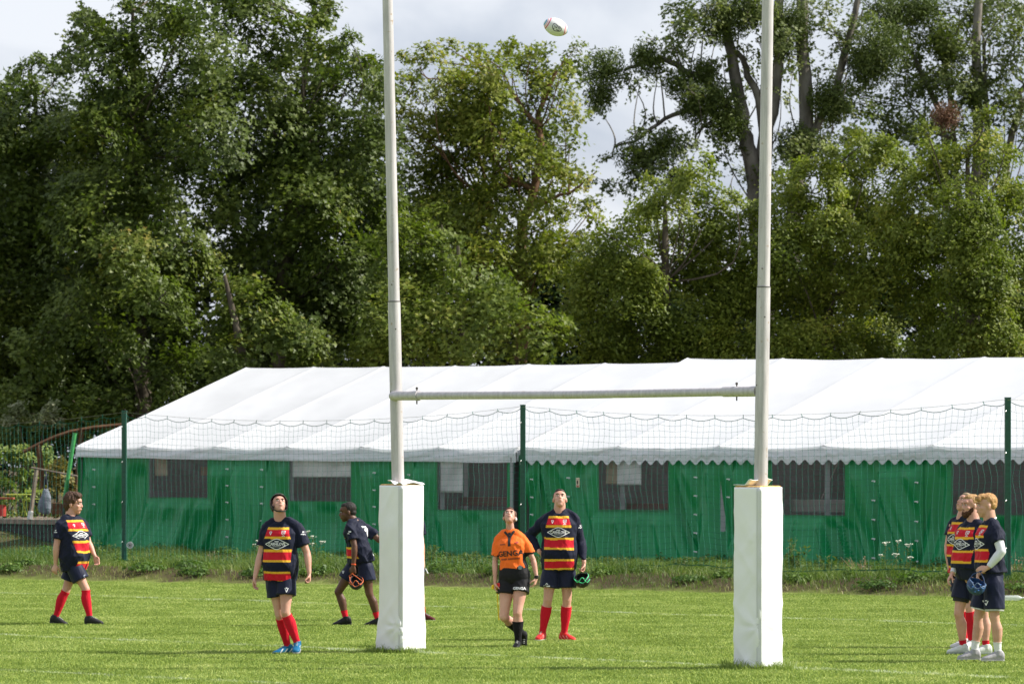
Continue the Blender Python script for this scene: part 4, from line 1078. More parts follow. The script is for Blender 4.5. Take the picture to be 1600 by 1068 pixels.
    if jersey == 'stripe':
        for a_, b_ in ((0, .112), (.262, .386), (.525, .64)): col[front & (s_ > a_) & (s_ < b_)] = RED
        for c_ in (0, .112, .262, .386, .525, .636): col[front & (np.abs(s_ - c_) < .0135)] = YEL_
    else:
        col[:] = ORG; side_ = (np.abs(lx) > .125 * bw + .02 * (tt - .3)) & (tt < .55) & (np.abs(fy) < .075); col[side_] = BLK
    setcol(me, col); bvj = BVHTree.FromPolygons([tuple(v) for v in V], [tuple(p.vertices) for p in me.polygons])
    setv(me, V - np.array(org)); jer = link('jersey', me, clothmat('jersey_cloth', .7, .8, .2, 9), root)
    # collar ring
    m = MB(); c, l, f = frame(.985); rN = nr * 1.16
    m.tube([c + l * (rN * math.cos(a_)) + f * (rN * math.sin(a_) + .008) + ax * (.018 - .028 * max(0, math.sin(a_))) for a_ in np.linspace(0, 2 * math.pi, 25)], .0085, 8, cap=False)
    colr = {'stripe': NAVY * 1.2, 'ref': BLK}[jersey]
    me2 = m.mesh(org=org); setcol(me2, np.tile(colr, (len(me2.vertices), 1))); link('collar', me2, clothmat('jersey_cloth'), jer)
    # ---- socks, boots
    for sd_ in 'RL':
        sh, rr_, td, ank = leg[sd_]; d0 = sock_fr[sd_] if isinstance(sock_fr, dict) else sock_fr
        fr = [0, .12, .32, .5, .75, .92, 1.]; tq = np.linspace(d0, 1, 12)
        pts = [Vector([np.interp(t, fr, [p[i] for p in sh]) for i in range(3)]) for t in tq]; rd = [float(np.interp(t, fr, rr_)) + .0045 for t in tq]
        pts = [pts[0] , pts[0]] + pts[1:] + [ank + Vector((0, 0, -.03)) * 1.0]; pts[1] = pts[0] + (pts[2] - pts[0]) * .12; rd = [rd[0] + .004, rd[0] + .004] + rd[1:] + [.036]
        m = MB(); m.tube(pts, rd, 22); me3 = m.mesh(org=org); sc_ = sock_col[sd_] if isinstance(sock_col, dict) else sock_col
        setcol(me3, np.tile(np.array(sc_), (len(me3.vertices), 1))); link('sock', me3, clothmat('sock_knit', .85, .3, .1, 40), root)
        bu = (toes or {}).get(sd_ + 'up'); boot(org, ank, td, boot_col, sole, root, sc=(.88 if fem else 1.0) * 1.04, upv=Vector(bu) if bu else None, accent=accent)
    info = dict(root=root, org=org, j=j, bvj=bvj, bvs=bvs, jer=jer, shorts=shorts, frame=frame, ax=ax, S0=S0z, ht=ht, H=H, Rh=Rh, hs=hh, body=body, nb=nb_)
    if jersey == 'stripe' and decals:
        c, l, f = frame(.7); xd = -l
        def at_s(s, x): 
            c0 = Vector((nb_.x, nb_.y, 0)); z = S0z - s * ax.z * ht; k = (z - hip.z) / ax.z; return hip + ax * k + xd * x
        decal('chest_logo', diamond(), white_ink, jer, org, bvj, at_s(.187, 0), xd, ax, -f)
        decal('maker_mark', vmark(), white_ink, jer, org, bvj, at_s(.056, -.075), xd, ax, -f)
        decal('club_crest', crest(), white_ink, jer, org, bvj, at_s(.056, .078), xd, ax, -f)
    return info
def hair_build(h, H, Rh, hh, org, root, Xh, Yh, Zh):
    k = h['style']; mat = pm(h['mat'], h['col'], .65, .3, col2=h.get('col2', tuple(min(1, c * 1.9) for c in h['col'])), vscale=40, bump=1., bscale=70, stretch=(1, 1, .4), bdist=.01)
    m = MB(); E_ = lambda p, r_: m.ell(H(*p), tuple(q * hh for q in r_), Rh, 18, 12); amp = .004
    if k == 'crop':
        E_((0, -.026, .046), (.077, .090, .084)); E_((0, .02, .084), (.056, .052, .036)); E_((0, -.055, -.005), (.066, .055, .055))
    elif k == 'medium':
        E_((0, -.022, .052), (.086, .098, .090)); E_((0, .030, .094), (.066, .060, .040)); E_((.02, .062, .082), (.035, .026, .026)); E_((0, -.06, -.01), (.078, .055, .062)); E_((0, -.06, -.06), (.055, .035, .035)); E_((.062, -.02, .02), (.022, .03, .045)); E_((-.062, -.02, .02), (.022, .03, .045)); amp = .012
    elif k == 'fringe':
        E_((0, -.020, .050), (.076, .090, .080)); E_((0, .036, .088), (.060, .058, .036)); E_((-.03, .082, .068), (.032, .026, .032)); E_((.02, .088, .072), (.034, .026, .026)); E_((0, -.052, .012), (.070, .052, .055)); amp = .005
    elif k == 'tied':
        E_((0, -.026, .044), (.0765, .088, .084)); E_((0, .012, .086), (.052, .050, .032)); E_((0, -.05, -.005), (.066, .052, .050)); E_((0, -.115, .05), (.032, .034, .034)); E_((0, -.13, -.03), (.018, .02, .05)); E_((.056, .0, .045), (.028, .045, .05)); E_((-.056, .0, .045), (.028, .045, .05)); E_((0, .035, .088), (.05, .045, .028)); amp = .003
    elif k == 'cap':
        pass
    if m.v:
        me = vox(m, .006, 2); V = getv(me); Nn = getn(me); V = V + Nn * ((fbm(V[:, 0] * 60, V[:, 1] * 60, V[:, 2] * 26, o=2) - .4) * amp * 2)[:, None]; setv(me, V - np.array(org)); link('hair', me, mat, root)
    if h.get('beard'):
        m = MB(); E2 = lambda p, r_: m.ell(H(*p), tuple(q * hh for q in r_), Rh, 16, 10)
        E2((0, .058, -.088), (.042, .044, .042)); E2((0, .04, -.07), (.058, .050, .038)); E2((.045, .02, -.045), (.018, .034, .036)); E2((-.045, .02, -.045), (.018, .034, .036)); E2((0, .088, -.045), (.028, .010, .006))
        me = vox(m, .006, 2); V = getv(me); Nn = getn(me); V = V + Nn * ((fbm(V[:, 0] * 70, V[:, 1] * 70, V[:, 2] * 40, o=2) - .4) * .014)[:, None]; setv(me, V - np.array(org)); link('beard', me, pm('brown_beard', (.045, .018, .010), .8, .2, col2=(.10, .045, .025), vscale=50), root)
    if k == 'cap':
        m = MB(); shell(m, H(0, -.01, .026), Xh, Yh, Zh, (.092 * hh, .112 * hh, .108 * hh), lambda v: not ((v.y / hh > .038 and v.z / hh < .064) or (v.z / hh < -.070)), ns=.05)
        me = m.mesh(org=org); o = link('scrum_cap', me, pm('cap_dark', (.020, .020, .020), .6, col2=(.05, .04, .035), vscale=30, bump=1, bscale=26, bdist=.02), root); s3 = o.modifiers.new('t', 'SOLIDIFY'); s3.thickness = .011; s3.offset = 1
        m = MB(); m.tube([H(-.086, .012, -.03), H(-.078, .028, -.07), H(-.045, .05, -.112), H(0, .062, -.124), H(.045, .05, -.112), H(.078, .028, -.07), H(.086, .012, -.03)], .0085 * hh, 8)
        link('chin_strap', m.mesh(org=org), pm('strap_black', (.012, .012, .012), .6), o)
def held_cap(label, c, r, tilt, base_col, edge_col, grip, seed=0, col2=None, extra=None):
    """padded scrum cap hanging from a hand"""
    org = tuple(c); root = empty('scrum_cap', c, label, 'scrum cap')
    Zc = Vector(tilt).normalized(); Xc = Zc.cross(Vector((0, 1, 0))).normalized(); Yc = Zc.cross(Xc)
    mat = pm('cap_shell_%d' % seed, base_col, .5, col2=col2 or tuple(q * 1.8 for q in base_col), vscale=26, bump=1., bscale=34, bdist=.02)
    m = MB(); shell(m, c, Xc, Yc, Zc, (r, r * 1.15, r), lambda v: v.z < r * .42 and not (v.z > -r * .05 and v.y > r * .55 and abs(v.x) < r * .5), ns=.08, seed=seed)
    o = link('padded_shell', m.mesh(org=org), mat, root); s3 = o.modifiers.new('t', 'SOLIDIFY'); s3.thickness = .012
    em = pm('cap_edge_%d' % seed, edge_col, .5)
    m = MB(); ring = []
    for a_ in np.linspace(0, 2 * math.pi, 30):
        ring.append(c + Xc * (math.cos(a_) * r * .93) + Yc * (math.sin(a_) * r * 1.07) + Zc * (r * (.42 - .28 * math.exp(-((a_ - math.pi * 1.5) / .5) ** 2) - .4 * math.exp(-((a_ - math.pi / 2) / .5) ** 2))))
    m.tube(ring, .0045, 6, cap=False)
    # camera-side piping with the ear-guard wave
    wv_ = []
    for a_ in np.linspace(-1.15, 1.15, 22):
        l = Vector((math.sin(a_), 0, -.05 + .33 * math.cos(a_ * 5) * math.exp(-a_ * a_ * .8))); y_ = -math.sqrt(max(.02, 1 - l.x ** 2 - l.z ** 2))
        wv_.append(c + Vector((l.x * r, y_ * r * 1.1, l.z * r)) * 1.06)
    m.tube(wv_, .0045, 6)
    link('piping', m.mesh(org=org), em, root)
    m = MB(); g = Vector(grip)
    m.tube([c + Xc * r * .9 + Zc * r * .35, c + Xc * r * .7 + (g - c) * .6, g + Vector((.01, -.01, -.0)), g + Vector((-.015, .0, .0)), c - Xc * r * .5 + (g - c) * .6, c - Xc * r * .85 + Zc * r * .35], .0055, 6)
    link('strap', m.mesh(org=org), pm('strap_col_%d' % seed, tuple(q for q in (extra or (.015, .015, .015))), .6), root)
    # holes between the pads
    m = MB()
    for (x, z) in ((-.45, -.1), (.1, -.45), (.5, -.25), (-.2, -.6), (.3, .1)):
        y_ = -math.sqrt(max(.05, 1 - x * x - z * z)); m.ell(c + Vector((x * r, y_ * r * 1.15, z * r)) * 1.05, (r * .09, r * .04, r * .07), nu=8, nv=6)
    link('vents', m.mesh(org=org), pm('vent_grey_%d' % seed, tuple(min(1, q * 6 + .02) for q in base_col), .6), root)
    return root
# ---------------------------------------------------------------- the people, joints read from the photograph
mY = lambda y: F * HC / (y - HY)
brn = dict(style='medium', mat='brown_hair', col=(.045, .022, .013))
pA = person('dark haired heavyset person in striped jersey walking right at the far left', mY(975.5),
    dict(HD=(114.8, 787), N=(110.5, 807), RS=(95, 821, -.10), LS=(130, 820, .09), RE=(88, 853, -.16), RW=(87, 880, -.13), LE=(138.5, 848, .06), LW=(147.5, 867, -.02),
         RH=(110.5, 874, -.09), LH=(119, 874, .09), RK=(134, 920, -.12), RA=(140, 964, -.12), LK=(103, 922, .10), LA=(87, 963, .12)),
    (1, -.22, -.03), hs=1.16, bw=1.12, belly=.07, hemy=891, stripe_y=813.5, sleeve=.66, short_fr=.68, sock_fr=.03, hair=brn, ht=1.08, skin='pink',
    toes=dict(R=(1, -.12, -.02), L=(.9, -.2, -.18)), hands=dict(R=dict(dir=(-.18, -.1, -1), palm=(.3, 1, 0), curl=.8), L=dict(dir=(.4, -.2, -1), palm=(-.3, -.7, .2), curl=.6)), boot_col=(.03, .03, .032), sole=(.05, .05, .05))
capp = dict(style='cap', mat='brown_hair', col=(.05, .03, .02))
pB = person('person in blue boots, striped jersey and worn dark scrum cap, looking up', mY(1021),
    dict(HD=(436.2, 789), N=(438, 815), RS=(416.5, 826, .02), LS=(464.5, 825, -.03), RE=(407.5, 865, .02), RW=(398.5, 900, -.06), LE=(480, 864, -.06), LW=(483, 894, -.12),
         RH=(428, 896, .03), LH=(448, 896, -.03), RK=(437, 960, .02), RA=(449.5, 1009, .14), LK=(446, 956, -.12), LA=(464.5, 1004, -.08)),
    (.18, -.80, .58), hs=.98, bw=1.05, hemy=906, stripe_y=824.5, sleeve=.68, short_fr=.56, sock_fr=.10, hair=capp, ht=.98, skin='pink',
    toes=dict(R=(-.9, -.45, -.05), L=(-.05, -1, -.12)), hands=dict(R=dict(dir=(-.1, -.1, -1), palm=(.9, -.3, 0), curl=.6), L=dict(dir=(0, -.1, -1), palm=(-.8, -.3, 0), curl=1.35)),
    boot_col=(.012, .13, .27), sole=(.35, .35, .35), accent=(.6, .62, .6))
pC = person('person seen from behind walking left, number 1 on the back of the navy jersey', mY(977.5),
    dict(HD=(543, 800), N=(554, 816), RS=(573, 825, .11), LS=(547, 824, -.13), RE=(592, 843, .08), RW=(611, 836, -.04), LE=(554, 853, -.20), LW=(552.5, 882, -.22),
         RH=(559, 876, .08), LH=(570, 877, -.07), RK=(528.5, 924, .10), RA=(540.5, 965, .08), LK=(577, 927, -.10), LA=(590.5, 967, -.08)),
    (-1, -.12, -.10), hs=1.04, bw=1.0, hemy=878, stripe_y=826, sleeve=.66, short_fr=.60, sock_fr=.72, skin='dark', hair=dict(style='crop', mat='black_hair', col=(.010, .008, .007), col2=(.025, .02, .018)),
    toes=dict(R=(-1, -.05, -.10), L=(-1, .0, -.05)), hands=dict(L=dict(dir=(-.08, 0, -1), palm=(0.1, 1, 0), curl=1.1), R=dict(curl=.6)), boot_col=(.018, .018, .02), sole=(.03, .03, .03), decals=False)
pD = person('person mostly hidden behind the left goal pad', mY(969.5),
    dict(HD=(640, 785), N=(640, 806), RS=(621, 815, .0), LS=(655, 815, .0), RE=(616, 845), RW=(618, 873), LE=(658.5, 848), LW=(661, 873, -.08),
         RH=(631, 871), LH=(649, 871), RK=(629, 916), RA=(628, 958), LK=(655, 916), LA=(660.8, 959, -.02)),
    (.2, -1, 0), hs=1., bw=1.0, hemy=882, stripe_y=813, sleeve=.6, sock_fr=.75, hair=brn, toes=dict(R=(-.2, -1, 0), L=(.9, -.5, 0)), hands=dict(L=dict(dir=(.15, 0, -1), palm=(-1, 0, 0), curl=.5, spread=1)), boot_col=(.08, .012, .015), sole=(.5, .5, .5))
pE = person('referee in an orange shirt and black shorts stepping forward and looking straight up', mY(1011.5),
    dict(HD=(796.3, 808), N=(798, 833.5), RS=(780, 843, .02), LS=(816, 841, -.02), RE=(773.5, 876, .03), RW=(773.5, 908, -.03), LE=(833, 874, -.03), LW=(838.5, 901, -.08),
         RH=(793.5, 902, .02), LH=(814.5, 902, -.02), RK=(787.5, 963, -.08), RA=(819, 992, .20), LK=(808.5, 957, -.14), LA=(809.5, 1001, -.12)),
    (-.04, -.74, .67), hs=.93, bw=1.0, hemy=888, stripe_y=840, sleeve=.74, short_fr=.42, short_col=BLK, sock_col=BLK, sock_fr=.30, jersey='ref', fem=True, tuck=True, skin='pink',
    hair=dict(style='tied', mat='reddish_hair', col=(.07, .032, .02)), toes=dict(R=(-.05, -.35, -.94), Rup=(0, -.9, .4), L=(-.22, -1, -.06)),
    hands=dict(R=dict(dir=(.0, -.1, -1), palm=(1, 0, 0), curl=.9), L=dict(dir=(-.28, -.1, -1), palm=(-.9, .2, 0), curl=.6)), boot_col=(.012, .012, .014), sole=(.03, .03, .03))
pF = person('tall person in a long sleeved striped jersey looking up with one fist on the hip', mY(1000),
    dict(HD=(874.8, 780), N=(874, 801), RS=(853, 812, .02), LS=(896.5, 811, -.02), RE=(826.5, 836, .10), RW=(843, 862, -.04), LE=(908, 846, .02), LW=(912.5, 878, -.10),
         RH=(862.5, 882), LH=(885, 882), RK=(856, 936, -.04), RA=(847.5, 988, .0), LK=(886, 936, -.02), LA=(881.5, 989, .02)),
    (.02, -.88, .46), hs=1.03, bw=1.14, belly=.03, hemy=889, stripe_y=807, sleeve=1.9, short_fr=.66, sock_fr=.20, hair=dict(style='crop', mat='dark_brown_hair', col=(.02, .013, .010), col2=(.05, .03, .02)), ht=1.02, skin='pink',
    toes=dict(R=(-.35, -1, 0), L=(.75, -.8, 0)), hands=dict(R=dict(dir=(.8, .05, -.35), palm=(0, 1, -.2), curl=1.3), L=dict(dir=(-.15, -.1, -1), palm=(-.8, -.5, 0), curl=1.25)), boot_col=(.62, .035, .03), sole=(.6, .6, .6), accent=(.8, .3, .3))
pG = person('fair haired person looking up, standing furthest back of the three at the right', mY(1012.5),
    dict(HD=(1508.5, 786), N=(1503.5, 810.5), RS=(1488.5, 820.5, .12), LS=(1518, 821, -.12), RE=(1480.5, 854, .12), RW=(1483.5, 887, .02), LE=(1522, 853, .02), LW=(1517, 882, .08),
         RH=(1499, 890, .08), LH=(1514, 890, -.06), RK=(1502, 949, .05), RA=(1507, 1000, .06), LK=(1515, 948, -.08), LA=(1518, 1002, -.04)),
    (-.78, -.42, .46), hs=1.0, bw=1.05, hemy=893, stripe_y=816.5, sleeve=.48, short_fr=.55, sock_fr=.12, hair=dict(style='crop', mat='ash_hair', col=(.22, .15, .085), col2=(.36, .27, .17)), skin='pink',
    toes=dict(R=(-.9, -.4, 0), L=(-.8, -.6, 0)), hands=dict(R=dict(dir=(.2, -.1, -1), palm=(.9, -.2, 0), curl=.6)), boot_col=(.6, .6, .6), sole=(.4, .4, .4))
pH = person('bearded person with white wrist tape, middle of three at the right', mY(1023),
    dict(HD=(1516.5, 790), N=(1521, 815), RS=(1505, 827, .14), LS=(1534.5, 826, -.11), RE=(1499.5, 864, .16), RW=(1488.5, 895, -.02), LE=(1541, 862, -.13), LW=(1526, 893, -.15),
         RH=(1508, 897, .09), LH=(1524, 897, -.07), RK=(1498, 958, .06), RA=(1505, 1008, .10), LK=(1537, 958, .02), LA=(1540.5, 1009, .02)),
    (-.88, -.46, .03), hs=1.02, bw=1.10, belly=.04, hemy=887, stripe_y=825, sleeve=.5, short_fr=.62, sock_fr=.82, hair=dict(style='crop', mat='sandy_hair', col=(.30, .16, .06), col2=(.45, .27, .12), beard=True), skin='pink',
    toes=dict(R=(-1, -.15, 0), L=(-1, -.25, 0)), hands=dict(R=dict(dir=(-.55, -.2, -.85), palm=(.5, -.1, -.6), curl=.7, spread=.6)), boot_col=(.62, .64, .62), sole=(.35, .4, .35))
pI = person('blond person with white undersleeve and white ankle socks, nearest of three at the right', mY(1034.5),
    dict(HD=(1541.5, 790), N=(1547, 814.5), RS=(1538, 829, .16), LS=(1555.5, 828, -.15), RE=(1533, 866, .18), RW=(1529, 893, .02), LE=(1565, 861, -.24), LW=(1544, 886, -.22),
         RH=(1544, 900, .11), LH=(1553, 900, -.09), RK=(1528.5, 963, .10), RA=(1522.5, 1017, .10), LK=(1554, 964, -.12), LA=(1559.5, 1019, -.10)),
    (-1, -.10, .0), hs=1.06, bw=1.02, hemy=893, stripe_y=822, sleeve=.55, short_fr=.80, sock_col=(.74, .74, .76), sock_fr=.70, hair=dict(style='fringe', mat='blond_hair', col=(.30, .145, .05), col2=(.52, .31, .13)), skin='fair',
    toes=dict(R=(-1, -.12, 0), L=(-1, -.2, 0)), hands=dict(L=dict(dir=(-.9, 0, -.35), palm=(.1, 1, -.4), curl=1.0), R=dict(curl=.8)), boot_col=(.36, .35, .37), sole=(.5, .5, .5))
def camdecal(p, nm, geo, px, py, mat=white_ink, on='j', parent=None):
    c = P(px, py, p['org'][1]); decal(nm, geo, mat, parent or (p['jer'] if on == 'j' else p['shorts']), p['org'], p['bvj'] if on == 'j' else p['bvs'], c, Vector((1, 0, 0)), UP, Vector((0, 1, 0)))
# sleeve marks, shorts marks, number, lettering
camdecal(pA, 'sleeve_mark', smark(), 88, 829); camdecal(pA, 'shorts_mark', stroke([(-.03, .0), (.03, .008)], .035), 134, 899, pm('grey_print', (.25, .30, .40), .6), 's')
camdecal(pB, 'sleeve_mark', smark(), 475.5, 832); camdecal(pB, 'shorts_mark', vmark(1.3), 449, 920, on='s')
c_, l_, f_ = pC['frame'](.62)
decal('number', merge(stroke([(.01, .12), (.01, 0), (.01, -.11)], .046), stroke([(-.05, .075), (-.03, .085), (.0, .11)], .034)), white_ink, pC['jer'], pC['org'], pC['bvj'], c_ + l_ * .02, l_, pC['ax'], f_, .006)
decal('back_text', merge(stroke([(-.05, 0), (-.03, 0)], .025), stroke([(-.015, .0), (.055, .0)], .012)), white_ink, pC['jer'], pC['org'], pC['bvj'], pC['frame'](.86)[0], l_, pC['ax'], f_)
decal('hem_mark', merge(stroke([(-.045, -.01), (-.02, .015), (-.005, -.015)], .022), stroke([(.015, .0), (.06, .006)], .012)), white_ink, pC['jer'], pC['org'], pC['bvj'], pC['frame'](.13)[0], l_, pC['ax'], f_)
camdecal(pC, 'sleeve_mark', smark(), 547.5, 831); camdecal(pC, 'shorts_mark', vmark(.9), 536, 893, on='s')
c_, l_, f_ = pE['frame'](.52)
tg_ = textgeo('GENGA', .088, .0022, 1.05)
decal('chest_text', tg_, black_ink, pE['jer'], pE['org'], pE['bvj'], pE['frame'](.56)[0], -l_, pE['ax'], -f_, .007)
decal('chest_text', merge(*[stroke([(x, -.0), (x + .026, .0)], .020) for x in (-.115, -.08, -.03, .0, .035, .075)]), pm('dark_red_print', (.30, .05, .015), .6), pE['jer'], pE['org'], pE['bvj'], pE['frame'](.44)[0], -l_, pE['ax'], -f_)
decal('chest_mark', merge(stroke([(-.03, 0), (.03, 0)], .014)), pm('dark_red_print', (.30, .05, .015), .6), pE['jer'], pE['org'], pE['bvj'], pE['frame'](.78)[0] + l_ * .085, -l_, pE['ax'], -f_)
decal('chest_badge', merge(stroke([(-.018, -.005), (0, .008), (.02, 0), (0, -.014)], .010, True)), pm('badge_maroon', (.25, .01, .03), .6), pE['jer'], pE['org'], pE['bvj'], pE['frame'](.80)[0] - l_ * .085, -l_, pE['ax'], -f_)
decal('placket', merge(stroke([(0, .07), (0, -.07)], .034)), black_ink, pE['jer'], pE['org'], pE['bvj'], pE['frame'](.88)[0], -l_, pE['ax'], -f_, .004)
decal('collar_wings', merge(stroke([(-.055, .055), (-.012, -.0)], .026), stroke([(.055, .055), (.012, -.0)], .026)), black_ink, pE['jer'], pE['org'], pE['bvj'], pE['frame'](.95)[0], -l_, pE['ax'], -f_, .006)
camdecal(pE, 'shorts_text', textgeo('GENGA', .045, .0014, 1.), 811.5, 918, on='s')
m = MB(); cb = P(812.5, 885.5, pE['org'][1]) ; hb = pE['bvs'].ray_cast(cb - Vector((0, .5, 0)), Vector((0, 1, 0)))[0] or cb - Vector((0, .12, 0))
m.tube([hb + Vector((0, .006, 0)), hb + Vector((0, -.010, 0))], .026, 16); link('badge', m.mesh(org=pE['org']), pm('grey_badge', (.20, .25, .28), .4), pE['shorts'], smooth=False)
camdecal(pF, 'shorts_mark', merge(stroke([(-.012, .018), (0, .030), (.014, .018)], .010), stroke([(-.038, -.004), (.038, -.004)], .016), stroke([(-.03, -.022), (.034, -.020)], .006)), 854, 914, on='s')
camdecal(pF, 'sleeve_mark', stroke([(-.014, 0), (.014, .008)], .022), 830, 818); camdecal(pF, 'sleeve_mark', smark(), 908, 822)
camdecal(pI, 'sleeve_mark', smark(), 1553, 834); camdecal(pI, 'shorts_mark', vmark(1.35), 1538, 940, on='s')
# white undersleeve, collar, hem tail of the blond person
def bandtube(p, a_, b_, fr0, fr1, r0, r1, col, nm, n=6, parent=None):
    m = MB(); m.tube(seg(a_, b_, np.linspace(fr0, fr1, n)), list(np.linspace(r0, r1, n)), 20); link(nm, m.mesh(org=p['org']), col, parent or p['root'])
whc = pm('white_jersey_knit', (.68, .69, .72), .75, .2, bump=.4, bscale=20)
m = MB(); j_ = pI['j']; m.tube(seg(j_['LS'], j_['LE'], (.35, .6, .85, 1)), [.056, .056, .052, .050], 18); m.ell(j_['LE'], .050, nu=16, nv=9); m.tube(seg(j_['LE'], j_['LW'], (0, .3, .6, .95)), [.050, .052, .045, .034], 18)
me = vox(m, .008, 3); setv(me, getv(me) - np.array(pI['org'])); link('undersleeve', me, whc, pI['root'])
m = MB(); c_, l_, f_ = pI['frame'](1.0); m.tube([c_ + l_ * (.068 * math.cos(a_)) + f_ * (.066 * math.sin(a_) + .004) + pI['ax'] * (.018 - .026 * math.sin(a_)) for a_ in np.linspace(0, 2 * math.pi, 25)], .012, 8, cap=False); link('white_collar', m.mesh(org=pI['org']), whc, pI['jer'])
bandtube(pI, j_['LH'], j_['LK'], .80, .845, .108, .104, pm('grey_liner', (.42, .43, .40), .8), 'liner', 3)
bandtube(pI, j_['RH'], j_['RK'], .78, .83, .106, .102, whc, 'liner', 3)
j_ = pH['j']; bandtube(pH, j_['RE'], j_['RW'], .74, .98, .038, .034, whc, 'wrist_tape', 4)
for a_, b_ in (('RH', 'RK'), ('LH', 'LK')): bandtube(pH, j_[a_], j_[b_], .5, .70, .106, .092, black_ink, 'tight', 4)
j_ = pC['j']; bandtube(pC, j_['LE'], j_['LW'], .93, 1.0, .032, .031, pm('orange_band', (.75, .10, .03), .5), 'wrist_band', 3)
j_ = pE['j']; bandtube(pE, j_['LE'], j_['LW'], .93, 1.02, .028, .028, black_ink, 'watch_strap', 3)
m = MB(); m.box(j_['LW'] + Vector((0, -.030, .0)), (.034, .012, .038)); link('watch', m.mesh(org=pE['org'], bev=.003), black_ink, pE['root'], smooth=False)
m = MB(); H_ = pE['H']; m.ell(H_(-.080, .0, -.03), (.012, .012, .022)); m.tube([H_(-.080, .01, -.035), H_(-.06, .06, -.065)], .003, 5); link('earpiece', m.mesh(org=pE['org']), white_ink, pE['root'])
j_ = pD['j']; m = MB(); m.tube([j_['LW'] + Vector((.035, -.03, -.13)), j_['LW'] + Vector((.07, -.04, -.20))], .008, 6)
o = link('tape_strip', m.mesh(org=tuple(j_['LW'])), white_ink, None, loc=j_['LW']); tag(o, 'short strip of white tape in the hand beside the left goal pad', 'tape')
# things held in hands
held_cap('black scrum cap with orange piping hanging from the hand of the player with number 1', P(556.5, 909, pC['org'][1] - .24), .098, (.15, -.55, .8), (.012, .012, .016), (.75, .16, .04), P(551, 895, pC['org'][1] - .24), 1, extra=(.6, .12, .03))
held_cap('black scrum cap with bright green piping held by the tall player', P(909.5, 905, pF['org'][1] - .14), .100, (-.25, -.4, .9), (.010, .012, .012), (.08, .70, .28), P(911.5, 890, pF['org'][1] - .12), 2)
held_cap('blue padded scrum cap held by the blond player', P(1525.5, 914, pI['org'][1] - .26), .105, (.35, -.3, .9), (.012, .035, .11), (.10, .16, .26), P(1533, 891, pI['org'][1] - .24), 3, col2=(.03, .09, .22), extra=(.02, .05, .14))
o1 = P(776, 915, pE['org'][1] - .05); fl = empty('touch_flag', o1, 'small yellow and red flag held in the hand of the referee', 'flag')
m = MB(); m.tube([P(779.5, 968, pE['org'][1] + .02), P(776, 915, pE['org'][1] - .05)], .007, 6); link('stick', m.mesh(org=tuple(o1)), pm('flag_yellow', (.80, .55, .02), .5), fl)
g_ = np.array([[list(P(776 - 8 * u_, 911 + 9 * v_ + 2.5 * u_ * (1 - v_), pE['org'][1] - .06 + .02 * math.sin(u_ * 6))) for v_ in np.linspace(0, 1, 6)] for u_ in np.linspace(0, 1, 8)])
o = link('cloth', grid_mesh('cloth', g_, origin=tuple(o1)), pm('flag_yellow', (.80, .55, .02), .5), fl); s3 = o.modifiers.new('t', 'SOLIDIFY'); s3.thickness = .004
g_ = np.array([[list(P(776 + 5 * u_, 910 + 8 * v_, pE['org'][1] - .062 + .015 * math.sin(u_ * 5))) for v_ in np.linspace(0, 1, 6)] for u_ in np.linspace(0, 1, 6)])
o = link('cloth', grid_mesh('cloth', g_, origin=tuple(o1)), pm('flag_red', (.65, .03, .03), .5), fl); s3 = o.modifiers.new('t', 'SOLIDIFY'); s3.thickness = .004
m = MB(); q_ = pB['j']['LW'] + Vector((-.03, -.03, -.115)); m.ell(q_, (.022, .014, .010)); o = link('mouth_guard', m.mesh(org=tuple(q_)), black_ink, None, loc=q_); tag(o, 'small black mouth guard in the fist of the scrum-capped player', 'mouth guard')
# ================================================================ trees
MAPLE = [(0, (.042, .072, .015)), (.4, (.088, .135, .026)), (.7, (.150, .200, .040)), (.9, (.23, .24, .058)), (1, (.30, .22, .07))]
LIME = [(0, (.060, .092, .017)), (.35, (.118, .165, .028)), (.6, (.185, .235, .040)), (.8, (.25, .285, .055)), (1, (.33, .29, .08))]
ASHL = [(0, (.054, .088, .015)), (.35, (.112, .163, .026)), (.6, (.178, .235, .038)), (.85, (.26, .305, .052)), (1, (.34, .335, .068))]
POPL = [(0, (.045, .072, .022)), (.4, (.085, .125, .034)), (.7, (.135, .18, .052)), (1, (.22, .25, .09))]
DARKF = [(0, (.010, .020, .006)), (.5, (.020, .036, .010)), (1, (.045, .062, .018))]  # near-black leaf tones: woodland shade put into the colour
MIST = [(0, (.06, .085, .02)), (.5, (.10, .14, .03)), (1, (.17, .20, .045))]
bark = pm('bark', (.06, .048, .036), .9, .1, col2=(.13, .11, .085), vscale=5, bump=.8, bscale=9, bdist=.05, stretch=(1, 1, .3))
barkg = pm('grey_bark', (.10, .09, .075), .9, .1, col2=(.24, .22, .19), vscale=4, bump=.8, bscale=9, bdist=.05, stretch=(1, 1, .3))
barkr = pm('brown_twigs', (.11, .06, .035), .9, .1, col2=(.2, .12, .08), vscale=4)

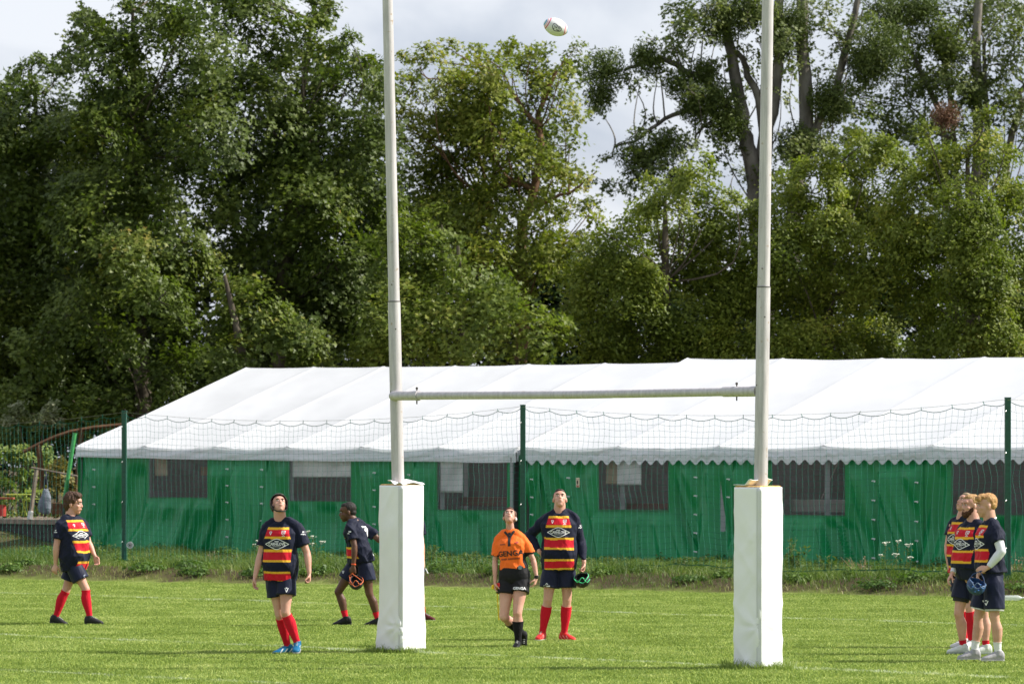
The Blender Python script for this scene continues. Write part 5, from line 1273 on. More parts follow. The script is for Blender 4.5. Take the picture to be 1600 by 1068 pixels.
def leaf_cloud(c, nrm, size, wr, fold, rg, droop=0.):
    """c centres (n,3), nrm normals (n,3) -> 2 folded quads per leaf"""
    n = len(c)
    nrm = nrm / np.maximum(np.linalg.norm(nrm, axis=1, keepdims=True), 1e-6)
    r_ = rg.normal(size=(n, 3)); r_[:, 2] -= droop * 2
    a_ = r_ - nrm * np.sum(r_ * nrm, 1, keepdims=True); a_ /= np.maximum(np.linalg.norm(a_, axis=1, keepdims=True), 1e-6)
    b_ = np.cross(nrm, a_)
    s = size[:, None]
    if wr == 1.: lx = np.array([0, -.62, -.17, 0, .17, .62]); ly = np.array([-.42, .10, .16, .68, .16, .10]); lz = np.array([0, fold, fold * .4, 0, fold * .4, fold])
    else: lx = np.array([0, -.5, -.36, 0, .36, .5]) * wr; ly = np.array([-.45, -.15, .35, .6, .35, -.15]); lz = np.array([0, fold, fold * .7, 0, fold * .7, fold])
    V = c[:, None] + s[:, None] * (b_[:, None] * lx[None, :, None] + a_[:, None] * ly[None, :, None] + nrm[:, None] * lz[None, :, None])
    q = np.arange(n)[:, None] * 6
    idx = np.stack([q + 0, q + 3, q + 2, q + 1, q + 0, q + 5, q + 4, q + 3], 2).reshape(-1, 4)
    return V.reshape(-1, 3), idx
def sprays(centers, radii, dens, sr, perspray, size, rg, flat=.2, outer=(.5, 1.05), front=.62, nz_up=1.1, tintb=.35, toptint=.25, wr=1., fold=.12, droop=0., gap=0.):
    """leaf positions for clumpy crown masses; returns V, idx, tint, spray centres with owner"""
    CC = []; NN = []; SZ = []; TT = []; SC = []
    for bi, (c, r) in enumerate(zip(centers, radii)):
        r = np.array(r); ns = max(3, int(dens * (r[0] * r[2])))
        d = rg.normal(size=(ns, 3)); d /= np.linalg.norm(d, axis=1, keepdims=True)
        flip = (d[:, 1] > 0) & (rg.uniform(size=ns) < front); d[flip, 1] *= -1
        rr_ = rg.uniform(outer[0] ** 2, outer[1] ** 2, ns) ** .5
        pos = c + d * r * rr_[:, None]
        if gap:
            pos = pos[vn(pos[:, 0] * .55, pos[:, 1] * .3, pos[:, 2] * .55, seed=int(abs(c[0]) * 7) % 97) > gap]
            ns = len(pos)
            if ns == 0: continue
            d = (pos - c) / r; d /= np.linalg.norm(d, axis=1, keepdims=True)
        for k in range(ns):
            srk = min(sr * rg.uniform(.6, 1.35), max(.34, r[0] * .85)); m_ = int(perspray * (srk / sr) ** 2)
            tilt = d[k] * np.array([.75, .75, .35]) + np.array([0, 0, .75]) + rg.normal(size=3) * .22
            tilt /= np.linalg.norm(tilt)
            e1 = np.cross(tilt, [0.3, .2, 1.]); e1 /= np.linalg.norm(e1) + 1e-9; e2 = np.cross(tilt, e1)
            th = rg.uniform(0, 2 * np.pi, m_); q = rg.uniform(0, 1, m_) ** .6
            lob = 1 + .35 * np.sin(th * rg.integers(2, 6) + rg.uniform(0, 6))
            p = pos[k] + (e1 * (np.cos(th) * q * lob)[:, None] + e2 * (np.sin(th) * q * lob)[:, None]) * srk + tilt * (rg.normal(size=m_) * flat * srk - .28 * srk * q * q)[:, None]
            CC.append(p); NN.append(tilt * nz_up + rg.normal(size=(m_, 3)) * .38)
            SZ.append(size * rg.uniform(.6, 1.3, m_))
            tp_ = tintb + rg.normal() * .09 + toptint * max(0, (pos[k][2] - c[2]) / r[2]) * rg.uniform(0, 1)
            TT.append(np.clip(tp_ + rg.normal(size=m_) * .12, 0, 1)); SC.append((bi, pos[k]))
    CC = np.concatenate(CC); NN = np.concatenate(NN); SZ = np.concatenate(SZ); TT = np.concatenate(TT)
    V, idx = leaf_cloud(CC, NN, SZ, wr, fold, rg, droop)
    return V, idx, TT, SC
def crown_obj(name, V, idx, tint, mat, root, org):
    me = np_mesh(name, V - np.array(org), len(idx), 4, idx)
    a_ = me.attributes.new('tint', 'FLOAT', 'POINT'); a_.data.foreach_set('value', np.repeat(tint, 6).astype(np.float32))
    return link(name, me, mat, root, smooth=False)
def curve(a_, b_, k=.15, n=6, rg=None, sag=0):
    a_ = Vector(a_); b_ = Vector(b_); d = b_ - a_
    off = Vector(rg.normal(size=3)) * d.length * k if rg is not None else Vector((0, 0, 0))
    return [a_ + d * (i / (n - 1)) + off * math.sin(math.pi * i / (n - 1)) + Vector((0, 0, d.length * sag)) * math.sin(math.pi * i / (n - 1)) for i in range(n)]

def tree(label, cat, group, base_px, Y, blobs, pal, matname, seed, dens=8, sr=.86, per=290, size=.135, trunk_r=.25, stems=None, barkm=None, extra=None, limbs=True, **kw):
    rg = np.random.default_rng(seed)
    by = base_px[1] if len(base_px) > 1 else None
    bx = (base_px[0] - 800) / F * Y
    root_p = Vector((bx, Y, .1)); org = tuple(root_p)
    root = empty('tree', root_p, label, cat, group)
    cen = []; rad = []
    for bl in blobs:
        px, py, r = bl[0], bl[1], bl[2]; dy = bl[3] if len(bl) > 3 else rg.uniform(-1.6, 1.2)
        asp = bl[4] if len(bl) > 4 else .85
        Yb = Y + dy; p = P(px, py, Yb); rm = r / F * Yb
        cen.append(np.array(p)); rad.append((rm, rm * .9, rm * asp))
    V, idx, tint, SC = sprays(cen, rad, dens, sr, per, size, rg, **kw)
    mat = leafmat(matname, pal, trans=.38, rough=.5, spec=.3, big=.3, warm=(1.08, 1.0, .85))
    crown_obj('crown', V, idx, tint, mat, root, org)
    bm_ = barkm or bark
    zc = np.mean([c[2] for c in cen]); cx = np.mean([c[0] for c in cen])
    top = max(c[2] for c in cen)
    if stems is None:
        tr_pts = [root_p + Vector((0, 0, -.2)), root_p + Vector((rg.normal() * .15, 0, top * .2)), Vector((bx * .7 + cx * .3, Y, top * .45)), Vector((bx * .35 + cx * .65, Y, top * .7)), Vector((cx, Y, top * .93))]
        m = MB(); m.tube(tr_pts, [trunk_r * q for q in (1.25, 1, .8, .5, .18)], 10)
        stemlines = [tr_pts]
        tr = m.obj('trunk', bm_, root, smooth=True, org=org)
    else:
        m = MB(); stemlines = []
        for (pts, r0, r1) in stems:
            q = [P(x, y, Y + (z[0] if z else 0)) for x, y, *z in pts]
            nq = []
            for i in range(len(q) - 1):
                nq += [q[i] + (q[i + 1] - q[i]) * s_ + Vector((rg.normal() * .05, 0, rg.normal() * .03)) for s_ in (0, .33, .66)]
            nq.append(q[-1]); m.tube(nq, list(np.linspace(r0, r1, len(nq))), 9); stemlines.append(nq)
        tr = m.obj('trunk', bm_, root, smooth=True, org=org)
    allp = [p for sl_ in stemlines for p in sl_]
    m = MB(); 
    for bi, c in enumerate(cen):
        c = Vector(c)
        if limbs:
            s_ = min([p for p in allp if p.z < c.z + .4] or allp, key=lambda p: (p - (c + Vector((0, 0, -1.8)))).length)
            pts = curve(s_, c, .12, 7, rg, -.03)
            rl = max(.02, rad[bi][0] * .024)
            m.tube(pts, list(np.linspace(rl * 1.5, rl * .5, 7)), 6, cap=False)
        own = [s for (b2, s) in SC if b2 == bi]
        for s in own[::2]:
            m.tube(curve(c + (Vector(s) - c) * .1, s, .08, 4, rg), [rl * .45 if limbs else .03, .02, .014, .007], 3, cap=False)
    if m.v: m.obj('branches', bm_, root, smooth=True, org=org)
    if extra: extra(root, org, rg, Y)
    return root
def ball_twigs(name, px, py, r, Y, root, org, rg, pal, matname, n=2600, sz=.11):
    c = np.array(P(px, py, Y)); rm = r / F * Y
    d = rg.normal(size=(n, 3)); d /= np.linalg.norm(d, axis=1, keepdims=True)
    lob = .78 + .42 * vn(d[:, 0] * 2.2 + px, d[:, 1] * 2.2, d[:, 2] * 2.2)
    p = c + d * rm * (rg.uniform(.02, 1.25, n) ** .62 * lob)[:, None] * np.array([1, .9, .95])
    p[:, 2] -= .06 * rm * rg.uniform(0, 1, n)
    V, idx = leaf_cloud(p, rg.normal(size=(n, 3)) + d * .3, sz * rg.uniform(.7, 1.5, n), .26, .1, rg, .3)
    crown_obj(name, V, idx, np.clip(rg.normal(.45, .2, n), 0, 1), leafmat(matname, pal, trans=.2, big=.8), root, org)

GL = 'maples and other trees behind the marquees'
tree('large dark maple at the far left edge with a low pointed top', 'maple tree', GL, (40,), 119,
     [(-40, 190, 85), (40, 185, 70), (65, 140, 42), (110, 230, 80), (0, 300, 95), (100, 340, 100), (-30, 430, 110), (80, 450, 100), (150, 300, 80), (10, 560, 105), (110, 560, 95), (60, 640, 70), (-50, 600, 90), (180, 560, 80), (50, 125, 26), (25, 155, 30), (62, 98, 10), (95, 118, 12), (18, 120, 10), (38, 108, 8), (82, 105, 8)],
     MAPLE, 'maple_leaves', 11, gap=.12)
tree('tall maple with yellowish brown tips standing left of centre of the left group', 'maple tree', GL, (215,), 116,
     [(135, 75, 42), (150, 45, 28), (130, 30, 14), (175, 110, 60), (215, 50, 58), (240, 8, 48), (270, 60, 60), (305, 25, 50), (200, 190, 80), (270, 160, 80), (150, 210, 60), (235, 265, 85), (160, 330, 80), (255, 375, 80), (215, 440, 75), (150, 480, 70), (300, 440, 60), (250, 520, 75), (330, 90, 50), (320, 210, 60), (345, 150, 45), (335, 255, 50), (340, 330, 50), (120, 480, 50, -2.5), (60, 540, 55, -2.5), (185, 540, 50, -2.5), (130, 620, 50, -2.5), (200, 640, 45, -2.5), (270, 600, 45, -2.5), (20, 640, 55, -2.5), (90, 660, 45, -2.5), (195, 600, 70), (305, 590, 70), (240, -40, 50), (128, 22, 9), (142, 32, 12), (160, 50, 16), (118, 60, 12), (112, 95, 12), (195, 8, 14)],
     MAPLE, 'maple_leaves', 12, gap=.16, toptint=.3)
tree('broad tall maple right of the yellowish one reaching above the picture', 'maple tree', GL, (420,), 118,
     [(375, 30, 62), (430, 60, 50), (345, -25, 60), (410, 0, 40), (470, 60, 42), (480, 10, 30), (500, 25, 18), (520, 90, 38), (536, 65, 15), (455, 130, 70), (385, 150, 75), (540, 140, 52), (580, 130, 38), (500, 210, 75), (420, 250, 80), (565, 215, 62), (350, 300, 50), (480, 310, 75), (560, 310, 75), (400, 400, 60), (520, 410, 80), (440, 470, 80), (370, 540, 70), (600, 400, 60), (560, 500, 75), (460, 560, 75), (545, 58, 10), (530, 75, 12), (515, 12, 9), (502, 35, 12), (575, 100, 14), (590, 108, 10), (556, 95, 12)],
     MAPLE, 'maple_leaves', 13, gap=.17, toptint=.25)
tree('low leafy maple leaning out in front just behind the tent ridge near the left upright', 'maple tree', GL, (420,), 112.5,
     [(195, 400, 46), (245, 470, 44), (210, 440, 50), (390, 470, 52), (420, 520, 55), (465, 540, 48), (500, 555, 40), (380, 500, 40), (360, 560, 40)],
     MAPLE, 'maple_leaves', 14, sr=.7, per=200, dens=12, gap=.05, tintb=.5, limbs=False)
tree('bushy maple with hanging leafy sprays behind the crossbar', 'maple tree', GL, (730,), 114,
     [(640, 380, 55), (680, 440, 60), (740, 440, 58), (790, 480, 58), (840, 520, 48), (700, 520, 60), (770, 550, 50), (620, 500, 60), (850, 560, 40), (640, 555, 55), (690, 350, 40), (575, 560, 45), (880, 500, 22), (610, 430, 50)],
     [(0, (.048, .080, .015)), (.35, (.098, .148, .026)), (.6, (.16, .215, .038)), (1, (.26, .27, .065))], 'maple_leaves_mid', 15, tintb=.42, gap=.08)
tree('thinner yellow green tree between the uprights with a slim dark stem showing', 'tree', GL, (815,), 121,
     [(640, 140, 38), (620, 200, 52), (680, 120, 42), (720, 150, 55), (690, 210, 60), (760, 110, 46), (800, 115, 38), (850, 110, 36), (880, 95, 22), (850, 80, 12), (800, 75, 12), (740, 90, 26), (770, 190, 60), (840, 150, 50), (885, 100, 30), (660, 290, 60), (740, 280, 60), (810, 250, 50), (870, 260, 30), (900, 290, 34), (930, 320, 26), (840, 330, 45), (770, 370, 55), (700, 350, 50), (860, 400, 50), (920, 390, 40), (630, 90, 12), (700, 75, 14), (655, 105, 18), (820, 420, 60), (880, 180, 30), (600, 140, 34), (720, 200, 60), (780, 240, 60), (760, 150, 55), (830, 210, 55), (690, 290, 60), (800, 310, 60), (850, 290, 45), (890, 230, 30), (910, 340, 36), (760, 430, 60), (930, 440, 44), (715, 110, 24), (830, 85, 16), (665, 80, 16), (900, 75, 14), (760, 330, 60)],
     LIME, 'lime_leaves', 16, dens=14, sr=.58, per=120, size=.12, tintb=.5,
     stems=[([(815, 640), (815, 450), (812, 370), (835, 300), (843, 240), (842, 180), (870, 110)], .2, .05), ([(835, 300), (800, 280), (755, 300), (748, 330)], .09, .05), ([(843, 200), (810, 160), (770, 110)], .08, .03), ([(840, 320), (890, 300), (930, 270)], .06, .02)], barkm=barkr)
def mist(lst, pal=MIST, mn='mistletoe_leaves'):
    def f(root, org, rg, Y):
        for (x, y, r, *z) in lst:
            ball_twigs('mistletoe_clump', x, y, r, Y + (z[0] if z else -.5), root, org, rg, pal, mn, n=int(1.5 * r * r) + 400)
    return f
tree('old poplar with forked bare trunks and dark round mistletoe clumps', 'poplar tree', GL, (1190,), 128,
     [(1075, 20, 36), (1090, 60, 40), (1050, 45, 22), (1150, 10, 40), (1180, 60, 36), (1010, 60, 20), (1030, 110, 30), (985, 130, 20), (1075, 120, 26), (1230, 60, 30), (1290, 20, 34), (1330, 40, 26), (1240, 110, 20), (1280, 110, 24), (1320, 110, 26), (1220, 150, 16), (1010, 190, 22), (1050, 200, 26), (980, 220, 24), (1040, 260, 34), (1085, 240, 22), (990, 280, 26), (960, 250, 20), (1130, 230, 30), (1150, 270, 22), (1300, 190, 36), (1340, 160, 30), (1230, 230, 36), (1270, 230, 34), (1160, 130, 26), (1130, 100, 26), (935, 170, 16), (1025, 330, 26), (1105, 10, 40), (1060, 80, 30), (1120, 60, 34), (1165, 95, 32), (1200, 20, 34), (1255, 100, 26), (1270, 50, 34), (1310, 60, 34), (1300, 150, 34), (1330, 210, 40), (1000, 130, 20), (1090, 150, 26), (1010, 250, 34), (1060, 230, 30), (1120, 200, 28), (1200, 280, 34), (1350, 90, 36), (970, 300, 26), (940, 280, 22), (1350, 10, 34)],
     POPL, 'poplar_leaves', 17, dens=19, sr=.42, per=50, size=.12, gap=.18, tintb=.5, outer=(.2, 1.15),
     stems=[([(1200, 640), (1190, 400), (1178, 290), (1172, 240), (1160, 200), (1150, 130), (1140, 60), (1120, -30)], .34, .12),
            ([(1188, 290), (1192, 170), (1175, 120), (1150, 80)], .16, .08),
            ([(1190, 330), (1200, 200), (1218, 120), (1216, 20), (1220, -30)], .22, .13),
            ([(1235, 420), (1250, 250), (1262, 180), (1257, 90), (1252, -20)], .26, .17),
            ([(1252, 240), (1285, 185), (1310, 120), (1328, 50), (1345, -20)], .13, .09),
            ([(1160, 200), (1120, 140), (1070, 110), (1035, 92), (1000, 100), (975, 110)], .13, .05),
            ([(1160, 210), (1120, 175), (1075, 172), (1040, 185), (1000, 215), (960, 230)], .11, .03),
            ([(1120, 175), (1090, 210), (1082, 230)], .05, .02), ([(975, 110), (920, 125), (895, 140)], .04, .02)], barkm=barkg, limbs=True,
     extra=mist([(945, 110, 36), (938, 150, 24), (1115, 160, 46), (1140, 195, 30), (1085, 165, 26), (1135, 30, 40), (1170, 15, 30), (1235, 35, 36), (1220, 70, 24), (1290, 155, 30), (1305, 170, 24), (1375, 75, 46), (1360, 110, 30), (1000, 245, 34), (1040, 225, 26), (1010, 90, 26), (1245, 225, 34), (1060, 130, 24), (1060, 280, 18), (1100, 110, 22)]))
tree('tall grey stemmed poplar behind at the right with twiggy open crown', 'poplar tree', GL, (1500,), 131,
     [(1400, 150, 40), (1420, 60, 40), (1450, 120, 44), (1490, 60, 44), (1540, 40, 44), (1580, 80, 44), (1520, 130, 46), (1570, 170, 44), (1600, 30, 44), (1440, 200, 40), (1500, 200, 44), (1380, 200, 40), (1400, 10, 36), (1460, 10, 36), (1530, -20, 40), (1610, 150, 44), (1600, 230, 50), (1350, 240, 36), (1375, 110, 46), (1430, 90, 46), (1480, 130, 48), (1550, 100, 48), (1500, 20, 46), (1570, 20, 46), (1410, 200, 46), (1460, 240, 48), (1370, 20, 36), (1590, 190, 46), (1340, 150, 36)],
     POPL, 'poplar_leaves', 18, dens=18, sr=.45, per=55, size=.12, gap=.12, tintb=.5, outer=(.2, 1.1),
     stems=[([(1528, 640), (1525, 300), (1528, 160), (1525, 60), (1530, -30)], .2, .12), ([(1540, 300), (1540, 150), (1537, 60)], .12, .05), ([(1480, 330), (1470, 180), (1430, 90), (1400, 40)], .13, .04), ([(1570, 300), (1590, 160), (1610, 120)], .12, .08), ([(1500, 330), (1488, 180), (1475, 100), (1450, 40)], .1, .03), ([(1480, 220), (1450, 200), (1415, 150)], .05, .02), ([(1480, 240), (1500, 160), (1520, 110)], .05, .02)], barkm=barkg,
     extra=mist([(1400, 25, 40), (1440, 15, 32), (1468, 60, 30), (1485, 85, 24), (1340, 95, 20), (1520, 150, 22)]))
def dead(root, org, rg, Y):
    ball_twigs('dead_leaf_clump', 1478, 182, 22, Y - 1, root, org, rg, [(0, (.09, .04, .025)), (.5, (.16, .08, .05)), (1, (.22, .14, .09))], 'dead_leaves', n=1100, sz=.09)
GR = 'light green trees behind the right hand marquee'
tree('light green ash-leaved tree just right of the middle with a ragged low top', 'tree', GR, (1040,), 116,
     [(960, 400, 45), (1000, 350, 38), (1040, 320, 38), (1075, 285, 34), (1100, 260, 22), (1110, 320, 34), (1130, 350, 40), (930, 440, 45), (990, 440, 55), (1060, 400, 60), (1120, 420, 60), (940, 510, 55), (1010, 520, 60), (1090, 510, 60), (1150, 470, 50), (960, 560, 45), (1050, 560, 50), (1140, 550, 50), (1020, 285, 16), (905, 480, 30), (1145, 300, 16), (945, 365, 22)],
     ASHL, 'ash_leaved_foliage', 19, dens=24, sr=.54, per=240, size=.10, wr=.6, tintb=.5, droop=.3)
tree('full light green ash-leaved tree between the right upright and the three players', 'tree', GR, (1290,), 117,
     [(1200, 330, 40), (1240, 300, 40), (1280, 275, 38), (1320, 250, 34), (1360, 245, 34), (1220, 390, 58), (1290, 360, 60), (1360, 330, 58), (1400, 260, 34), (1180, 450, 50), (1250, 470, 62), (1330, 450, 64), (1400, 400, 60), (1210, 540, 58), (1290, 550, 58), (1370, 540, 60), (1250, 260, 14), (1345, 215, 16), (1385, 225, 14), (1300, 240, 12)],
     ASHL, 'ash_leaved_foliage', 20, dens=24, sr=.54, per=240, size=.10, wr=.6, tintb=.5, droop=.3)
tree('light green ash-leaved tree at the far right edge with upright pointed shoots', 'tree', GR, (1520,), 115,
     [(1440, 300, 44), (1455, 240, 26), (1490, 260, 40), (1445, 200, 13), (1540, 250, 40), (1545, 205, 20), (1542, 180, 11), (1510, 330, 60), (1580, 310, 40), (1450, 380, 58), (1530, 420, 64), (1600, 400, 56), (1450, 470, 58), (1530, 510, 62), (1610, 500, 60), (1460, 560, 52), (1560, 560, 56), (1570, 240, 20), (1405, 330, 34)],
     ASHL, 'ash_leaved_foliage', 21, dens=24, sr=.54, per=240, size=.10, wr=.6, tintb=.46, droop=.3, extra=dead)
# dark undergrowth further back that fills the view between the crowns
rg = np.random.default_rng(99)
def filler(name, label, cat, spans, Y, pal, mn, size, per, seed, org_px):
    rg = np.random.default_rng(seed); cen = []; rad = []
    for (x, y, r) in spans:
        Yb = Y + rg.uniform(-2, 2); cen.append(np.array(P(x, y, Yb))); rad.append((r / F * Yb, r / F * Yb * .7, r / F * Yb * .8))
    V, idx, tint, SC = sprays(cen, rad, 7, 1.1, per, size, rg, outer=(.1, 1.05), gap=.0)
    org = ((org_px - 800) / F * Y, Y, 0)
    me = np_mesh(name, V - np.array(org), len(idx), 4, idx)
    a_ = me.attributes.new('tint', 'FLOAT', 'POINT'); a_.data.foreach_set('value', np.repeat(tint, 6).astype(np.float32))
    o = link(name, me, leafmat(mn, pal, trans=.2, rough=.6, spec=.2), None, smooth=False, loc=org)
    tag(o, label, cat, kind='stuff')
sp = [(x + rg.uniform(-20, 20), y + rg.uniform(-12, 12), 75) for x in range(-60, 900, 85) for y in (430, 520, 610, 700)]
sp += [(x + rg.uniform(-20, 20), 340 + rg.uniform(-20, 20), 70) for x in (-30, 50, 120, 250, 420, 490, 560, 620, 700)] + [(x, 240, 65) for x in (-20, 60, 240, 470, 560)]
filler('dark_undergrowth', 'dark shaded woodland behind the left and middle trees', 'woodland', sp, 134, DARKF, 'shade_toned_leaves', .30, 60, 5, 400)
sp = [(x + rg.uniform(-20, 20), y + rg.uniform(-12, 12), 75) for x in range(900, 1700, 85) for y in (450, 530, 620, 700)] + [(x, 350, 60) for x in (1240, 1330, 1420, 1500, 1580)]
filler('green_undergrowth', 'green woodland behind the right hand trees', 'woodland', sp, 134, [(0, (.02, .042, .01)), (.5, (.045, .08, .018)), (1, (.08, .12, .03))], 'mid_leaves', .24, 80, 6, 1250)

# ================================================================ the yard left of the tent
def at3(px, py, Y): return tuple(P(px, py, Y))
wood = pm('weathered_wood', (.17, .13, .10), .85, .15, col2=(.30, .25, .20), vscale=9, bump=.5, bscale=22, stretch=(1, 1, .25))
brwood = pm('brown_beam', (.085, .04, .02), .7, .2, col2=(.14, .07, .035), vscale=8, bump=.4, bscale=20)
def simple(name, m, mat, org, label=None, cat=None, parent=None, smooth=False, bev=.008, group=None):
    o = link(name, m.mesh(name, org=org, bev=bev), mat, parent, smooth)
    if parent is None: o.location = org; tag(o, label, cat, group)
    return o
# deck
d0 = P(-20, 810, 107); d1 = P(30, 810, 106); d2 = P(96, 826, 104); zt_ = .86
m = MB(); pts = [(-14.2, 108), (-12.35, 106.2), (-11.0, 104.5), (-10.6, 106), (-12, 112), (-15, 112)]
top_ = [Vector((x, y, zt_)) for x, y in pts]; bot_ = [Vector((x, y, zt_ - .12)) for x, y in pts]
m.loft([bot_, top_]); dk_ = empty('wooden_deck', (-12.3, 106.5, .4), 'low weathered wooden deck at the left edge beside the tent', 'deck')
simple('deck_top', m, wood, (-12.3, 106.5, .4), parent=dk_)
m = MB(); m.loft([[Vector((x * .998, y + .06, .2)) for x, y in pts], [Vector((x * .998, y + .06, zt_ - .12)) for x, y in pts]])
simple('skirt', m, pm('dark_boards', (.05, .045, .04), .9, var=.4, vscale=7), (-12.3, 106.5, .4), parent=dk_)
# A frame with rail and the bag
o1 = at3(47, 810, 105.5); fr = empty('wooden_rail_frame', o1, 'weathered wooden post and sloping top rail standing on the deck left of the tent', 'wooden frame')
m = MB(); m.tube([at3(47, 811, 105.5), at3(57.5, 730, 105.5)], .055, 4); simple('post', m, wood, o1, parent=fr)
m = MB(); m.tube([at3(49, 730, 105.5), at3(121, 743.5, 105)], .028, 4); simple('rail', m, wood, o1, parent=fr)
m = MB(); m.tube([at3(46.6, 811, 105.42), at3(48.3, 798, 105.42)], .068, 4); simple('bracket', m, pm('zinc', (.5, .5, .5), .4), o1, parent=fr)
bagm = pm('grey_cloth', (.20, .22, .26), .85, .1, var=.2, vscale=5, bump=.8, bscale=9, bdist=.04)
o1 = at3(70, 745, 105.3); m = MB(); rings = []
for q, (px, py, hw) in enumerate([(71, 764, 3), (71, 768, 5), (71, 775, 7.5), (70, 784, 9), (70, 793, 10.2), (71, 799, 9), (72, 802, 5)]):
    c = Vector(at3(px, py, 105.2)); hw_ = hw / F * 105.2
    rings.append([c + Vector((math.cos(a_) * hw_ * (1 + .18 * math.sin(3 * a_ + q)), math.sin(a_) * hw_ * .55, .02 * math.sin(a_ * 4 + q * 2))) for a_ in np.linspace(0, 2 * math.pi, 17)[:-1]])
m.loft(rings); bg_ = empty('cloth_bag', o1, 'crumpled grey cloth bag hanging from the wooden rail beside the tent', 'bag')
simple('sack', m, bagm, o1, parent=bg_, smooth=True, bev=0)
for dx in (-1.5, 3.5):
    m = MB(); m.tube([at3(72, 736, 105.25), at3(71 + dx * .7, 752, 105.25), at3(71 + dx, 766, 105.25)], .012, 5); simple('strap', m, bagm, o1, parent=bg_)
# green pole
o1 = at3(98, 806, 104); m = MB(); m.tube([at3(99.5, 787, 104), at3(117, 676, 104)], .048, 12); gpole = empty('leaning_pole', o1, 'bright green pole leaning beside the left end of the tent', 'pole')
simple('tube', m, pm('bright_green_paint', (.07, .36, .10), .45), o1, parent=gpole, smooth=False, bev=0)
m = MB(); m.tube([at3(99, 806, 104), at3(99.6, 786, 104)], .042, 10); simple('foot', m, dark, o1, parent=gpole, bev=0)
# pergola
o1 = at3(66, 806, 108); pg = empty('wooden_arbour', o1, 'brown timber arbour with a curved sloping beam among the shrubs at the left', 'arbour')
m = MB(); m.tube([at3(36, 706, 108), at3(62, 693, 108), at3(86, 682, 108), at3(110, 674, 108), at3(150, 667, 108), at3(205, 662, 108)], .05, 4); simple('beam', m, brwood, o1, parent=pg)
m = MB(); m.tube([at3(68, 806, 108), at3(66, 750, 108), at3(60, 695, 108)], .075, 4); simple('post', m, brwood, o1, parent=pg)
m = MB(); m.tube([at3(115, 806, 108), at3(128, 668, 108)], .06, 4); simple('post', m, brwood, o1, parent=pg)
o1 = at3(89, 803, 106.3); m = MB(); m.box(at3(89.5, 794, 106.3), (.27, .27, .28)); pb = simple('planter_box', m, brwood, o1, 'small square brown wooden planter on the deck behind the grey bag', 'planter')
# bistro furniture
lime = pm('lime_paint', (.42, .50, .08), .5)
o1 = at3(30, 806, 107); tb_ = empty('folding_table', o1, 'yellow green folding table on the deck at the far left', 'table')
m = MB(); m.box(at3(30, 772, 107), (.60, .5, .025)); simple('table_top', m, lime, o1, parent=tb_)
for a_, b2 in (((18, 774), (27, 805)), ((28, 774), (19, 805)), ((40, 774), (34, 805)), ((33, 774), (42, 805))):
    m = MB(); m.tube([at3(*a_, 107), at3(*b2, 107)], .012, 5); simple('leg', m, lime, o1, parent=tb_, bev=0)
o1 = at3(55, 806, 107.3); ch = empty('folding_chair', o1, 'lime green folding chair behind the wooden post at the left', 'chair')
m = MB(); m.box(at3(53, 767, 107.3), (.46, .02, .075)); simple('backrest', m, lime, o1, parent=ch)
m = MB(); m.box(at3(53, 779, 107.1), (.42, .36, .02)); simple('seat', m, lime, o1, parent=ch)
for a_, b2 in (((40, 763), (44, 805)), ((66, 763), (62, 805)), ((43, 780), (38, 805)), ((63, 780), (68, 805))):
    m = MB(); m.tube([at3(*a_, 107.3), at3(*b2, 107.2)], .012, 5); simple('leg', m, lime, o1, parent=ch, bev=0)
o1 = at3(3, 806, 106.6); m = MB(); m.tube([at3(3, 806, 106.6), at3(3, 797, 106.6), at3(3, 788, 106.6)], [.10, .105, .10], 16)
simple('red_barrel', m, pm('red_plastic', (.40, .045, .035), .5), o1, 'red tub standing on the deck at the left picture edge', 'tub', bev=0)
o1 = at3(8, 778, 106.6); m = MB(); m.box(at3(10, 778, 106.6), (.38, .35, .05)); simple('red_cushion', m, pm('red_cloth', (.36, .09, .05), .8), o1, 'folded red cloth on the left end of the lime table', 'cloth')
# shrubs
def shrub(label, px, py0, Y, blobs, seed, pal, mn, cat='shrub', size=.11, wr=.5, per=60):
    rg = np.random.default_rng(seed); cen = []; rad = []
    for (x, y, r) in blobs:
        Yb = Y + rg.uniform(-.4, .4); cen.append(np.array(P(x, y, Yb))); rad.append((r / F * Yb,) * 3)
    V, idx, tint, SC = sprays(cen, rad, 42, .22, per, size, rg, outer=(.2, 1.1), wr=wr, tintb=.5)
    base = P(px, py0, Y); org = tuple(base)
    root = empty('shrub', base, label, cat, 'shrubs in the yard beside the tent')
    crown_obj('foliage', V, idx, tint, leafmat(mn, pal, trans=.3), root, org)
    m = MB()
    for c in cen[::2]: m.tube(curve(base, c, .08, 5, rg), [.03, .022, .016, .012, .008], 5)
    m.obj('stem', bark, root, smooth=True, org=org)
YEL = [(0, (.06, .11, .02)), (.5, (.13, .2, .035)), (1, (.28, .30, .06))]
shrub('leafy yellow green shrub at the left picture edge behind the lime table', 10, 806, 109, [(5, 720, 22), (0, 750, 22), (20, 740, 20), (10, 770, 18), (30, 705, 12), (-10, 700, 20), (25, 785, 16), (0, 795, 15)], 31, YEL, 'yellow_shrub')
shrub('tall shrub with pale new leaves behind the wooden rail post', 45, 806, 109.5, [(45, 715, 16), (55, 740, 18), (40, 760, 18), (60, 770, 16), (70, 705, 12), (75, 725, 16), (45, 790, 14), (65, 795, 12)], 32, YEL, 'yellow_shrub')
shrub('reddish green bush between the grey bag and the green pole', 90, 806, 107.5, [(88, 735, 12), (92, 755, 15), (85, 775, 13), (100, 770, 12), (95, 722, 9), (105, 750, 9), (95, 790, 10)], 33, [(0, (.08, .09, .02)), (.5, (.17, .16, .04)), (1, (.32, .22, .07))], 'reddish_shrub')
